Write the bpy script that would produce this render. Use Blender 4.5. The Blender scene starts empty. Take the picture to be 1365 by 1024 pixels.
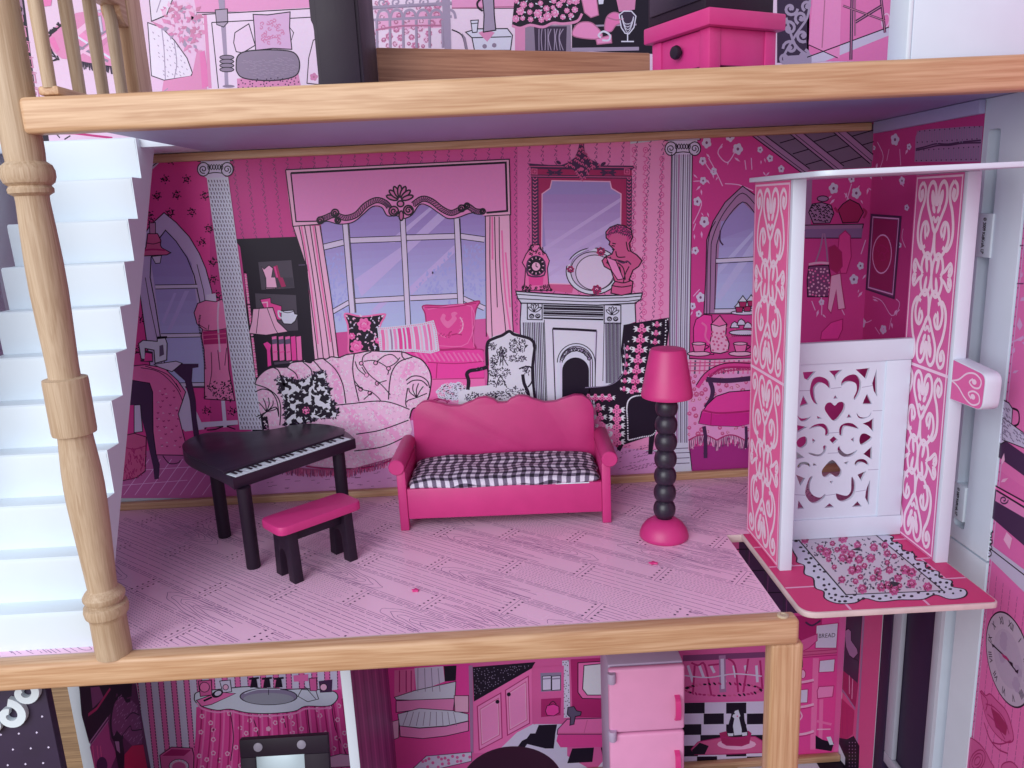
import bpy, bmesh, math, random
import numpy as np
from mathutils import Vector, Matrix, Euler
from mathutils.geometry import tessellate_polygon
random.seed(7)
sc = bpy.context.scene
COL = sc.collection
# ------------------------------------------------------------ camera
YAW, PIT, ROL, FPX = math.radians(1.2819), math.radians(13.0463), math.radians(-2.6751), 1032.93
CAM = Vector((0.0, -0.85, 0.32))
fwd = Vector((math.sin(YAW)*math.cos(PIT), math.cos(YAW)*math.cos(PIT), -math.sin(PIT)))
r0 = Vector((math.cos(YAW), -math.sin(YAW), 0.0)); u0 = r0.cross(fwd)
rgt = r0*math.cos(ROL) + u0*math.sin(ROL); upv = rgt.cross(fwd)
cd = bpy.data.cameras.new('camera'); cam = bpy.data.objects.new('camera', cd); COL.objects.link(cam)
cam.matrix_world = Matrix(((rgt.x, upv.x, -fwd.x, CAM.x), (rgt.y, upv.y, -fwd.y, CAM.y), (rgt.z, upv.z, -fwd.z, CAM.z), (0, 0, 0, 1)))
cd.sensor_width = 36.0; cd.lens = 36.0*FPX/1365.0; cd.clip_start = 0.01; cd.clip_end = 60.0
sc.camera = cam
# ------------------------------------------------------------ world and lamps (indoor: a dim room and one big window)
wd = bpy.data.worlds.new('World'); sc.world = wd; wd.use_nodes = True
bg = wd.node_tree.nodes['Background']; bg.inputs[0].default_value = (0.88, 0.90, 1.0, 1); bg.inputs[1].default_value = 0.68
def area(name, loc, target, sx, sy, power, col):
    l = bpy.data.lights.new(name, 'AREA'); l.shape = 'RECTANGLE'; l.size = sx; l.size_y = sy; l.energy = power; l.color = col
    o = bpy.data.objects.new(name, l); COL.objects.link(o); o.location = loc
    o.rotation_euler = (Vector(target)-Vector(loc)).to_track_quat('-Z', 'Y').to_euler()
    return o
area('window_light', (-0.90, -1.72, 0.78), (0.0, -0.1, 0.06), 1.4, 1.5, 28.0, (0.95, 0.98, 1.0))
sc.view_settings.view_transform = 'Standard'; sc.view_settings.look = 'None'
sc.view_settings.exposure = 0.12; sc.view_settings.gamma = 1.0
# ------------------------------------------------------------ colour + materials
def lin(c):
    return tuple((v/255.0/12.92 if v/255.0 <= 0.04045 else ((v/255.0+0.055)/1.055)**2.4) for v in c)
MATS = {}
def nmat(name):
    m = bpy.data.materials.new(name); m.use_nodes = True; MATS[name] = m
    return m, m.node_tree.nodes, m.node_tree.links, m.node_tree.nodes['Principled BSDF']
def paint(name, rgb, rough=0.4, bump=0.15, scale=300.0, var=0.06, spec=0.5):
    m, N, L, B = nmat(name)
    c = lin(rgb)
    tc = N.new('ShaderNodeTexCoord'); nz = N.new('ShaderNodeTexNoise'); nz.inputs['Scale'].default_value = 45.0; nz.inputs['Detail'].default_value = 5
    L.new(tc.outputs['Object'], nz.inputs['Vector'])
    cr = N.new('ShaderNodeValToRGB'); cr.color_ramp.elements[0].position = .3; cr.color_ramp.elements[1].position = .7
    cr.color_ramp.elements[0].color = tuple(v*(1-var) for v in c)+(1,); cr.color_ramp.elements[1].color = tuple(min(1, v*(1+var)) for v in c)+(1,)
    L.new(nz.outputs['Fac'], cr.inputs['Fac']); L.new(cr.outputs['Color'], B.inputs['Base Color'])
    n2 = N.new('ShaderNodeTexNoise'); n2.inputs['Scale'].default_value = scale; n2.inputs['Detail'].default_value = 3
    L.new(tc.outputs['Object'], n2.inputs['Vector'])
    bp = N.new('ShaderNodeBump'); bp.inputs['Strength'].default_value = bump; bp.inputs['Distance'].default_value = 0.0005
    L.new(n2.outputs['Fac'], bp.inputs['Height']); L.new(bp.outputs['Normal'], B.inputs['Normal'])
    mr = N.new('ShaderNodeMapRange'); mr.inputs['To Min'].default_value = max(0.05, rough-.07); mr.inputs['To Max'].default_value = rough+.1
    L.new(nz.outputs['Fac'], mr.inputs['Value']); L.new(mr.outputs['Result'], B.inputs['Roughness'])
    B.inputs['Specular IOR Level'].default_value = spec
    return m
def wood(name, light, dark, axis=0, rough=0.45, freq=1.0):
    m, N, L, B = nmat(name)
    tc = N.new('ShaderNodeTexCoord'); mp = N.new('ShaderNodeMapping')
    s = [70.0*freq]*3; s[axis] = 3.2*freq; mp.inputs['Scale'].default_value = s
    L.new(tc.outputs['Object'], mp.inputs['Vector'])
    n1 = N.new('ShaderNodeTexNoise'); n1.inputs['Scale'].default_value = 1.0; n1.inputs['Detail'].default_value = 4; n1.inputs['Distortion'].default_value = 1.3
    L.new(mp.outputs['Vector'], n1.inputs['Vector'])
    mp2 = N.new('ShaderNodeMapping'); s2 = [700.0*freq]*3; s2[axis] = 22.0*freq; mp2.inputs['Scale'].default_value = s2
    L.new(tc.outputs['Object'], mp2.inputs['Vector'])
    n2 = N.new('ShaderNodeTexNoise'); n2.inputs['Scale'].default_value = 1.0; n2.inputs['Detail'].default_value = 3
    L.new(mp2.outputs['Vector'], n2.inputs['Vector'])
    wv = N.new('ShaderNodeMath'); wv.operation = 'MULTIPLY'; wv.inputs[1].default_value = 26.0; L.new(n1.outputs['Fac'], wv.inputs[0])
    sn = N.new('ShaderNodeMath'); sn.operation = 'SINE'; L.new(wv.outputs[0], sn.inputs[0])
    ma = N.new('ShaderNodeMath'); ma.operation = 'MULTIPLY_ADD'; ma.inputs[1].default_value = 0.17; ma.inputs[2].default_value = 0.0; L.new(sn.outputs[0], ma.inputs[0])
    ad = N.new('ShaderNodeMath'); ad.operation = 'ADD'; L.new(ma.outputs[0], ad.inputs[0]); L.new(n2.outputs['Fac'], ad.inputs[1])
    cr = N.new('ShaderNodeValToRGB'); cr.color_ramp.elements[0].position = .15; cr.color_ramp.elements[1].position = .85
    cr.color_ramp.elements[0].color = lin(light)+(1,); cr.color_ramp.elements[1].color = lin(dark)+(1,)
    L.new(ad.outputs[0], cr.inputs['Fac']); L.new(cr.outputs['Color'], B.inputs['Base Color'])
    B.inputs['Roughness'].default_value = rough
    bp = N.new('ShaderNodeBump'); bp.inputs['Strength'].default_value = .12; bp.inputs['Distance'].default_value = .0004
    L.new(n2.outputs['Fac'], bp.inputs['Height']); L.new(bp.outputs['Normal'], B.inputs['Normal'])
    return m
PINE = [wood('pine_'+'xyz'[a], (212, 175, 140), (178, 133, 97), a) for a in range(3)]
REDPINE = wood('red_pine_x', (184, 128, 98), (146, 92, 68), 0)
BEECH = wood('beech_z', (194, 170, 144), (166, 138, 110), 2, .6, 1.6)
OAK = wood('oak_x', (172, 134, 92), (122, 88, 54), 0, .5, .7)
WHITE = paint('white_paint', (212, 222, 236), .38, .06, 200, .015)
PLASTIC = paint('white_plastic', (216, 228, 238), .42, .05, 120, .01)
PINKP = paint('pink_paint', (196, 50, 122), .42, .12, 500, .05)
BLACK = paint('black_paint', (37, 23, 40), .5, .1, 500, .08, .3)
BLACKS = paint('black_satin', (40, 31, 48), .33, .1, 500, .08)
LILAC = paint('lilac_board', (172, 170, 208), .5, .05, 100, .03)
GREY = paint('grey_board', (150, 142, 160), .5, .05, 100, .05)
LGREY = paint('pale_grey_board', (178, 180, 196), .45, .05, 100, .03)
DARK = paint('dark_purple_board', (44, 26, 60), .55, .05, 100, .1)
FRIDGE = paint('pink_plastic', (240, 166, 210), .45, .08, 250, .03)
FRSIDE = paint('lilac_plastic', (190, 174, 204), .5, .08, 250, .03)
HOTP = paint('hot_pink_plastic', (224, 62, 140), .4, .05, 200, .03)
BRASS = paint('screw_metal', (196, 178, 150), .35, .2, 400, .2)
EDGE = paint('raw_board_edge', (206, 186, 186), .7, .4, 600, .12)
def ink_mat(name, rough, spec):
    m, N, L, B = nmat(name)
    at = N.new('ShaderNodeAttribute'); at.attribute_name = 'ink'
    tc = N.new('ShaderNodeTexCoord'); nz = N.new('ShaderNodeTexNoise'); nz.inputs['Scale'].default_value = 380.0; nz.inputs['Detail'].default_value = 4
    L.new(tc.outputs['Object'], nz.inputs['Vector'])
    mx = N.new('ShaderNodeMix'); mx.data_type = 'RGBA'; mx.blend_type = 'MULTIPLY'; mx.inputs[0].default_value = .10
    L.new(at.outputs['Color'], mx.inputs[6]); L.new(nz.outputs['Color'], mx.inputs[7])
    hs = N.new('ShaderNodeBrightContrast'); L.new(mx.outputs[2], hs.inputs['Color'])
    L.new(hs.outputs['Color'], B.inputs['Base Color'])
    n2 = N.new('ShaderNodeTexNoise'); n2.inputs['Scale'].default_value = 14.0; L.new(tc.outputs['Object'], n2.inputs['Vector'])
    mr = N.new('ShaderNodeMapRange'); mr.inputs['To Min'].default_value = rough-.05; mr.inputs['To Max'].default_value = rough+.09
    L.new(n2.outputs['Fac'], mr.inputs['Value']); L.new(mr.outputs['Result'], B.inputs['Roughness']); B.inputs['Specular IOR Level'].default_value = spec
    return m
INK = ink_mat('printed_laminate', .42, .22)
INKF = ink_mat('printed_floor_laminate', .24, .7)
# ------------------------------------------------------------ object helpers
def obj(name, me, parent=None, label=None, mat=None):
    o = bpy.data.objects.new(name, me); COL.objects.link(o)
    if mat is not None and me is not None: me.materials.append(mat)
    if parent is not None: o.parent = parent
    if label: o['label'] = label
    return o
def thing(name, label, cat, loc=(0, 0, 0), rz=0.0, group=None):
    o = bpy.data.objects.new(name, None); COL.objects.link(o); o.location = loc; o.rotation_euler = (0, 0, rz)
    o.empty_display_size = .01
    o['label'] = label; o['category'] = cat
    if group: o['group'] = group
    return o
def tag(o, label, cat, group=None, kind=None):
    if label: o['label'] = label
    if cat: o['category'] = cat
    if group: o['group'] = group
    if kind: o['kind'] = kind
    return o
def finish(bm, name, mat, parent=None, label=None, smooth=35.0):
    bmesh.ops.recalc_face_normals(bm, faces=bm.faces)
    if smooth:
        a = math.radians(smooth)
        for f in bm.faces: f.smooth = True
        for e in bm.edges:
            e.smooth = (len(e.link_faces) == 2 and e.calc_face_angle(9) < a)
    me = bpy.data.meshes.new(name); bm.to_mesh(me); bm.free()
    return obj(name, me, parent, label, mat)
def bm_box(bm, lo, hi, bev=0.0, seg=2, M=None):
    g = bmesh.ops.create_cube(bm, size=1.0)
    vs = g['verts']
    for v in vs:
        v.co = Vector(((lo[i]+hi[i])/2 + v.co[i]*(hi[i]-lo[i]) for i in range(3)))
    if bev > 0:
        es = list({e for v in vs for e in v.link_edges})
        r = bmesh.ops.bevel(bm, geom=es, offset=bev, segments=seg, affect='EDGES', profile=.5)
        vs = list({v for f in r['faces'] for v in f.verts} | {v for v in vs if v.is_valid})
    if M is not None:
        for v in vs: v.co = M @ v.co
    return vs
def box(name, lo, hi, mat, parent=None, bev=0.0005, label=None, seg=2):
    bm = bmesh.new(); bm_box(bm, lo, hi, bev, seg)
    return finish(bm, name, mat, parent, label)
def bm_lathe(bm, prof, seg=32, M=None):
    rings = []
    for r, z in prof:
        if r < 1e-7: rings.append([bm.verts.new((0, 0, z))])
        else: rings.append([bm.verts.new((r*math.cos(2*math.pi*i/seg), r*math.sin(2*math.pi*i/seg), z)) for i in range(seg)])
    for a, b in zip(rings, rings[1:]):
        for i in range(seg):
            j = (i+1) % seg
            if len(a) == 1 and len(b) == 1: continue
            if len(a) == 1: bm.faces.new((a[0], b[i], b[j]))
            elif len(b) == 1: bm.faces.new((a[i], a[j], b[0]))
            else: bm.faces.new((a[i], a[j], b[j], b[i]))
    if len(rings[0]) > 1: bm.faces.new(rings[0][::-1])
    if len(rings[-1]) > 1: bm.faces.new(rings[-1])
    if M is not None:
        for rg in rings:
            for v in rg: v.co = M @ v.co
def lathe(name, prof, mat, parent=None, seg=32, M=None, label=None, smooth=40):
    bm = bmesh.new(); bm_lathe(bm, prof, seg, M); return finish(bm, name, mat, parent, label, smooth)
def bm_prism(bm, pts, z0, z1, bev=0.0, M=None, seg=2):
    """pts: 2-D outline (x, y); extruded z0..z1"""
    vb = [bm.verts.new((p[0], p[1], z0)) for p in pts]; vt = [bm.verts.new((p[0], p[1], z1)) for p in pts]
    n = len(pts); fs = []
    fb = bm.faces.new(vb[::-1]); ft = bm.faces.new(vt); fs += [fb, ft]
    for i in range(n):
        j = (i+1) % n; fs.append(bm.faces.new((vb[i], vb[j], vt[j], vt[i])))
    vs = vb+vt
    if bev > 0:
        bmesh.ops.recalc_face_normals(bm, faces=fs)
        es = list(set(fb.edges) | set(ft.edges))
        r = bmesh.ops.bevel(bm, geom=es, offset=bev, segments=seg, affect='EDGES', profile=.5)
        vs = list({v for f in r['faces'] for v in f.verts} | {v for v in vs if v.is_valid})
    if M is not None:
        for v in vs: v.co = M @ v.co
def prism(name, pts, z0, z1, mat, parent=None, bev=0.0, M=None, label=None, smooth=35):
    bm = bmesh.new(); bm_prism(bm, pts, z0, z1, bev, M); return finish(bm, name, mat, parent, label, smooth)
def round_poly(pts, r, n=5):
    out = []; N = len(pts)
    for i in range(N):
        p = Vector(pts[i]); a = Vector(pts[i-1])-p; b = Vector(pts[(i+1) % N])-p
        rr = r[i] if isinstance(r, (list, tuple)) else r
        rr = min(rr, a.length*.49, b.length*.49)
        if rr <= 1e-7: out.append(tuple(p)); continue
        p0 = p+a.normalized()*rr; p1 = p+b.normalized()*rr
        for k in range(n+1):
            t = k/n; q = p0*(1-t)**2 + p*2*t*(1-t) + p1*t*t; out.append((q.x, q.y))
    return out
def crom(pts, n=4, closed=False):
    P = [Vector(p) for p in pts]; N = len(P)
    if N < 3: return P
    out = []
    rng = range(N) if closed else range(N-1)
    for i in rng:
        if closed: a, b, c, d = P[i-1], P[i], P[(i+1) % N], P[(i+2) % N]
        else: a, b, c, d = P[max(i-1, 0)], P[i], P[i+1], P[min(i+2, N-1)]
        for k in range(n):
            t = k/n
            out.append(.5*((2*b)+(c-a)*t+(2*a-5*b+4*c-d)*t*t+(3*b-a-3*c+d)*t**3))
    if not closed: out.append(P[-1])
    return out
XF = lambda o, ex, ey, ez: Matrix(((ex[0], ey[0], ez[0], o[0]), (ex[1], ey[1], ez[1], o[1]), (ex[2], ey[2], ez[2], o[2]), (0, 0, 0, 1)))
# ------------------------------------------------------------ flat print: every printed motif is a thin sheet of ink on its board
INKS = dict(K=(27, 17, 35), W=(206, 209, 228), w=(190, 182, 208), P=(228, 172, 206), p=(216, 128, 182), M=(202, 64, 138), m=(158, 36, 100),
            H=(220, 64, 154), h=(228, 110, 176), G=(128, 116, 146), g=(88, 76, 104), L=(142, 128, 182), B=(172, 182, 222), b=(148, 150, 206),
            R=(150, 38, 88), r=(186, 82, 130), D=(66, 40, 74), V=(150, 66, 140), s=(208, 160, 204), S=(196, 140, 190), k=(58, 42, 66), d=(196, 86, 146), n=(210, 104, 160), x=(150, 110, 150), q=(112, 60, 104))
LV = 6e-5
def S2(s):
    return [tuple(float(v) for v in t.split(',')) for t in s.split()] if isinstance(s, str) else [tuple(p) for p in s]
CROPS = dict(A=(150, 160, .2198), B=(150, 370, .29297), C=(370, 190, .2441), D=(320, 380, .2539), E=(620, 180, .2539), F=(620, 370, .2930), G=(860, 120, .3125),
             I=(970, 180, .3125), J=(970, 420, .3907), K=(1000, 680, .3358), L=(0, 0, .337), M=(400, 0, .337), N=(820, 0, .3993), O=(0, 860, .3663), P=(470, 860, .4469),
             X=(0, 0, 1.0), Y=(0, 0, .1954), Z=(0, 880, .1465), T=(1060, 800, .22344), U=(1200, 100, .1953), V=(1200, 420, .391))
class Sheet:
    """a printable plane: photograph position -> point on the board (the board stands at its own place in the room)"""
    def __init__(s, o, n, ex, parent, mat=None, gain=1.4, pale=0.0):
        s.gain = gain; s.pale = pale; s.o = Vector(o); s.n = Vector(n).normalized(); s.ex = Vector(ex).normalized(); s.ey = s.n.cross(s.ex); s.parent = parent; s.mat = mat or INK
    def hit(s, x, y):
        d = rgt*((x-682.5)/FPX) - upv*((y-512.0)/FPX) + fwd
        t = (s.o-CAM).dot(s.n)/d.dot(s.n); p = CAM+d*t-s.o
        return (p.dot(s.ex), p.dot(s.ey))
    def at(s, uv, h): return s.o + s.ex*uv[0] + s.ey*uv[1] + s.n*h
class Motif:
    def __init__(s, sheet, name, base=1, crop='X', label=None, kind=None):
        s.kind = kind; s.sh = sheet; s.name = name; s.base = base; s.sub = 0; s.label = label; s.k(crop); s.V = []; s.Fc = []; s.Cl = []; s.uv = False
    def k(s, c): s.c = CROPS[c] if isinstance(c, str) else c; return s
    def up(s, n=1): s.base += n; s.sub = 0; return s
    def m(s, p):
        if s.uv: return p
        return s.sh.hit(s.c[0]+p[0]*s.c[2], s.c[1]+p[1]*s.c[2])
    def h(s):
        s.sub = (s.sub+1) % 37; return .0002 + s.base*LV + s.sub*1.6e-6
    def col(s, c):
        c = lin(INKS[c]) if isinstance(c, str) else lin(c); k = s.sh.pale
        if k and max(c) > .1: c = tuple(a*(1-k)+b*k for a, b in zip(c, (.75, .55, .71)))
        g = min(s.sh.gain, .90/max(c)); return tuple(v*g for v in c)
    def poly(s, c, uv):
        if len(uv) < 3: return
        h = s.h(); b = len(s.V); s.V += [s.sh.at(p, h) for p in uv]; cc = s.col(c)
        if len(uv) == 4 or len(uv) == 3: T = None
        else: T = tessellate_polygon([[Vector((p[0], p[1], 0)) for p in uv]])
        if T is None:
            a = sum(uv[i-1][0]*uv[i][1]-uv[i][0]*uv[i-1][1] for i in range(len(uv)))
            idx = list(range(len(uv))) if a > 0 else list(range(len(uv)))[::-1]
            s.Fc.append([b+i for i in idx]); s.Cl.append(cc)
        else:
            for t in T:
                q = [uv[i] for i in t]; a = (q[1][0]-q[0][0])*(q[2][1]-q[0][1])-(q[2][0]-q[0][0])*(q[1][1]-q[0][1])
                t = list(t) if a > 0 else list(t)[::-1]
                s.Fc.append([b+i for i in t]); s.Cl.append(cc)
    def f(s, c, pts, smooth=False):
        P = S2(pts)
        if smooth: P = [tuple(p) for p in crom(P, 4, True)]
        s.poly(c, [s.m(p) for p in P]); return s
    def l(s, c, w, pts, smooth=True, closed=False, taper=False):
        P = S2(pts)
        if smooth and len(P) > 2: P = [tuple(p) for p in crom(P, 4, closed)]
        elif closed: pass
        U = [Vector(s.m(p)) for p in P]
        if not s.uv: w = w*.00083
        s.ribbon(c, w, U, closed, taper); return s
    def ribbon(s, c, w, U, closed=False, taper=False):
        Q = [U[0]]
        for p in U[1:]:
            if (p-Q[-1]).length > 1e-6: Q.append(p)
        U = Q; n = len(U)
        if n < 2: return
        if closed and (U[0]-U[-1]).length > 1e-6: U = U+[U[0]]; n += 1
        h = s.h(); b = len(s.V); cc = s.col(c)
        for i in range(n):
            if closed and i in (0, n-1): d0 = (U[-1]-U[-2]).normalized(); d1 = (U[1]-U[0]).normalized()
            else:
                d0 = (U[i]-U[i-1]).normalized() if i else (U[1]-U[0]).normalized()
                d1 = (U[i+1]-U[i]).normalized() if i < n-1 else d0
            t = d0+d1
            t = t.normalized() if t.length > 1e-4 else d1
            nn = Vector((-t.y, t.x)); kf = max(.5, nn.dot(Vector((-d1.y, d1.x))))
            hw = w*.5/kf
            if taper: hw *= .25+.75*math.sin(math.pi*(i+.3)/(n-.4))
            a = U[i]-nn*hw; e = U[i]+nn*hw
            s.V += [s.sh.at(a, h), s.sh.at(e, h)]
        for i in range(n-1):
            s.Fc.append([b+2*i, b+2*i+2, b+2*i+3, b+2*i+1]); s.Cl.append(cc)
    def fl(s, c, lc, w, pts, smooth=False):
        s.f(c, pts, smooth); s.l(lc, w, pts, smooth, True); return s
    def e(s, c, x, y, rx, ry=None, rot=0.0, n=16, oc=None, ow=1.2):
        ry = rx if ry is None else ry; cr, sr = math.cos(rot), math.sin(rot)
        P = [(x+rx*math.cos(2*math.pi*i/n)*cr-ry*math.sin(2*math.pi*i/n)*sr, y+rx*math.cos(2*math.pi*i/n)*sr+ry*math.sin(2*math.pi*i/n)*cr) for i in range(n)]
        if c: s.f(c, P)
        if oc: s.l(oc, ow, P, False, True)
        return s
    def dash(s, c, w, pts, on, off, smooth=True):
        P = S2(pts)
        if smooth and len(P) > 2: P = crom(P, 4)
        P = [Vector(p) for p in P]; acc = []; cur = on; ison = True; a = P[0]; acc = [a]
        i = 1
        while i < len(P):
            b = P[i]; d = (b-a).length
            if d < cur:
                cur -= d; a = b; i += 1
                if ison: acc.append(a)
            else:
                a = a+(b-a)*(cur/max(d, 1e-9))
                if ison: acc.append(a); s.l(c, w, acc, False)
                ison = not ison; cur = on if ison else off; acc = [a]
        return s
    def flower(s, c, cc, x, y, r, n=5, rot=None, sq=1.0):
        rot = random.uniform(0, 6.28) if rot is None else rot
        P = []
        for i in range(n*5):
            a = rot+2*math.pi*i/(n*5); q = r*(.66+.38*abs(math.cos(n*.5*(a-rot)))**.6)
            P.append((x+q*math.cos(a)*sq, y+q*math.sin(a)))
        s.f(c, P)
        if cc: s.e(cc, x, y, r*.28*sq, r*.28, n=8)
        return s
    def leaf(s, c, x, y, L, a, w=.35):
        dx, dy = math.cos(a), math.sin(a); nx, ny = -dy, dx
        s.f(c, [(x, y), (x+dx*L*.4+nx*L*w*.5, y+dy*L*.4+ny*L*w*.5), (x+dx*L, y+dy*L), (x+dx*L*.4-nx*L*w*.5, y+dy*L*.4-ny*L*w*.5)]); return s
    def spiral(s, c, w, x, y, r, a0, turns, sgn=1, n=14):
        P = []
        for i in range(n+1):
            t = i/n; a = a0+sgn*turns*2*math.pi*t; q = r*(1-.8*t)
            P.append((x+q*math.cos(a), y+q*math.sin(a)))
        s.l(c, w, P, False); return s
    def grad(s, c0, c1, quad, n=8):
        (ax, ay), (bx, by), (cx, cy), (dx, dy) = S2(quad)   # a-b top edge, d-c bottom edge
        c0 = INKS[c0] if isinstance(c0, str) else c0; c1 = INKS[c1] if isinstance(c1, str) else c1
        s.up()
        for i in range(n):
            t0, t1 = i/n, (i+1)/n; tm = (i+.5)/n
            c = tuple(c0[j]+(c1[j]-c0[j])*tm for j in range(3))
            s.f(c, [(ax+(dx-ax)*t0, ay+(dy-ay)*t0), (bx+(cx-bx)*t0, by+(cy-by)*t0), (bx+(cx-bx)*t1, by+(cy-by)*t1), (ax+(dx-ax)*t1, ay+(dy-ay)*t1)])
        return s.up()
    def text(s, c, txt, x, y, ex, ey):
        """lettering: ex = one em along the line, ey = one em upward, in the current frame"""
        for tri in glyphs(txt):
            s.poly(c, [s.m((x+p[0]*ex[0]+p[1]*ey[0], y+p[0]*ex[1]+p[1]*ey[1])) for p in tri])
        return s
    def inside(s, poly, n, seed=1, mind=0.0):
        P = S2(poly); rnd = random.Random(seed); xs = [p[0] for p in P]; ys = [p[1] for p in P]; out = []; k = 0
        while len(out) < n and k < n*40:
            k += 1; x = rnd.uniform(min(xs), max(xs)); y = rnd.uniform(min(ys), max(ys)); c = False
            for i in range(len(P)):
                (x1, y1), (x2, y2) = P[i-1], P[i]
                if (y1 > y) != (y2 > y) and x < (x2-x1)*(y-y1)/(y2-y1)+x1: c = not c
            if c and all((x-a)**2+(y-b)**2 > mind*mind for a, b in out): out.append((x, y))
        return out
    def done(s):
        if not s.Fc: return None
        me = bpy.data.meshes.new(s.name); me.from_pydata([tuple(v) for v in s.V], [], s.Fc)
        at = me.color_attributes.new('ink', 'FLOAT_COLOR', 'CORNER')
        buf = []
        for p, c in zip(s.Fc, s.Cl): buf += list(c+(1.0,))*len(p)
        at.data.foreach_set('color', buf)
        o = obj(s.name, me, None, s.label, s.sh.mat)
        if s.kind: o['kind'] = s.kind
        if s.sh.parent is not None:
            o.parent = s.sh.parent
        return o
_GL = {}
def glyphs(txt):
    if txt in _GL: return _GL[txt]
    cu = bpy.data.curves.new('lettering', 'FONT'); cu.body = txt; cu.size = 1.0; cu.align_x = 'CENTER'; cu.resolution_u = 3
    o = bpy.data.objects.new('lettering', cu); COL.objects.link(o)
    dg = bpy.context.evaluated_depsgraph_get(); me = o.evaluated_get(dg).to_mesh()
    me.calc_loop_triangles()
    out = [[(me.vertices[i].co.x, me.vertices[i].co.y) for i in t.vertices] for t in me.loop_triangles]
    o.evaluated_get(dg).to_mesh_clear(); bpy.data.objects.remove(o); bpy.data.curves.remove(cu)
    _GL[txt] = out; return out
# ============================================================ STRUCTURE
fl = box('wooden_floor', (-3.0, -3.0, -.45), (3.0, 3.0, -.424), OAK, None, 0); fl['kind'] = 'structure'; fl['label'] = 'oak floor of the room under the dollhouse'
HOUSE = thing('dollhouse', 'large pink wooden dollhouse with printed walls, pine beams and white stairs', 'dollhouse', (0, 0, -.424))
def hb(name, lo, hi, mat, bev=.0006, label=None, seg=2): return box(name, lo, hi, mat, HOUSE, bev, label, seg)
def panel(name, lo, hi, label=None, mat=WHITE): return box(name, lo, hi, mat, HOUSE, .0003, label)
BACK = panel('back_wall', (-.4665, .0001, -.0075), (.4225, .006, .3955), 'printed back wall of the middle parlour')
RIGHTW = panel('side_wall', (.4166, -.1885, -.0005), (.4226, -.0001, .3868), 'printed right side wall of the middle floor')
UPW = panel('back_wall', (-.56, .0001, .3958), (.62, .006, .66), 'printed back wall of the top floor')
LOWW = panel('back_wall', (-.4665, .0001, -.4), (.4225, .006, -.0085), 'printed back wall of the bottom floor')
LEFTW = panel('side_wall', (-.466, -.112, -.4), (-.454, -.0002, .3955), 'white edged left side wall')
panel('side_wall', (-.466, -.306, .0), (-.454, -.1124, .3955), 'plain left side wall behind the stairs')
LOWR = panel('side_wall', (.4166, -.0837, -.4), (.4226, -.0001, -.0085), 'printed right side wall of the bottom floor')
# the floor board is notched for the lift
DECK = prism('floor_board', [(-.4535, -.3062), (.2145, -.3062), (.2152, -.162), (.4164, -.160), (.4164, -.0001), (-.4535, -.0001)], -.008, 0.0, EDGE, HOUSE, .0004, None, 'pink printed floor of the middle parlour')
UPDECK = hb('ceiling_board', (-.285, -.3058, .387), (.4164, -.0002, .3955), LILAC, .0005)
LAND = hb('ceiling_board', (-.4535, -.088, .3872), (-.2852, -.0002, .3955), WHITE, .0002)
hb('ceiling_board', (.4168, -.3058, .3875), (.62, -.0002, .3955), LILAC, .0005)
LOWF = hb('floor_board', (-.466, -.32, -.4), (.4225, -.0002, -.3925), WHITE, .0005, 'tiled floor of the bottom floor')
DIV = panel('dividing_wall', (-.1585, -.2, -.392), (-.149, -.0004, -.0086), 'white edged wall between bathroom and kitchen')
# pine trim, beams
hb('pine_trim', (-.4535, -.0085, .3785), (.4100, -.0006, .3868), PINE[0], .0015)
hb('side_trim', (.4105, -.1885, .3752), (.4163, -.0092, .3866), LILAC, .0006)
hb('pine_trim', (-.4535, -.0085, .0002), (.4155, -.0006, .0088), PINE[0], .0015)
hb('pine_trim', (-.1485, -.0085, -.392), (.4155, -.0006, -.383), PINE[0], .0015)
fb = hb('front_beam', (-.46, -.3215, -.0205), (.2236, -.3064, .0012), PINE[0], .0034, 'pine beam along the front edge of the parlour floor', 4)
tb = hb('front_beam', (-.2925, -.3225, .3778), (.62, -.3062, .4003), PINE[0], .0034, 'pine beam along the front edge of the top floor', 4)
hb('front_post', (.2030, -.3195, -.392), (.2282, -.3035, -.0207), PINE[2], .0026, 'square pine post under the right end of the beam', 3)
# screw in the end of the front beam
bm = bmesh.new(); bm_lathe(bm, [(.0044, 0), (.0044, .0008), (.0036, .0014), (.0022, .0014), (.0020, .0009), (0, .0009)], 24, Matrix.Translation((.2125, -.3145, .0012)))
scw = finish(bm, 'screw', BRASS, fb, None, 30)
# turned newel post
def zy(y): return .0059+(872-y)*.000533 if y > 548 else .1785+(548-y)*.000511
npf = [(.0126, -.0005), (.0128, .004), (.0127, .029), (.0134, .0315), (.0150, .0335), (.0156, .0375), (.0150, .041), (.0120, .0425), (.0118, .044), (.0135, .0445), (.0146, .047), (.0146, .049), (.0130, .0515), (.0102, .0545),
       (.0105, .064), (.0114, .082), (.0124, .102), (.0132, .122), (.0134, .134), (.0130, .147), (.0120, .162), (.0113, .1725), (.0113, .1735), (.0143, .1745), (.0146, .1765), (.0146, .212), (.0143, .2145), (.0102, .2155), (.0101, .222),
       (.0104, .232), (.0112, .255), (.0118, .275), (.0117, .295), (.0109, .318), (.0101, .335), (.0103, .3385), (.0135, .3405), (.0138, .343), (.0125, .345), (.0150, .347), (.0162, .3505), (.0162, .3545), (.0150, .358), (.0118, .3605),
       (.0122, .366), (.0124, .40), (.0124, .56)]
newel = lathe('newel_post', npf, BEECH, HOUSE, 48, Matrix.Translation((-.3005, -.3105, .0012)), 'turned pale wooden post in front of the stairs', 28)
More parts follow.
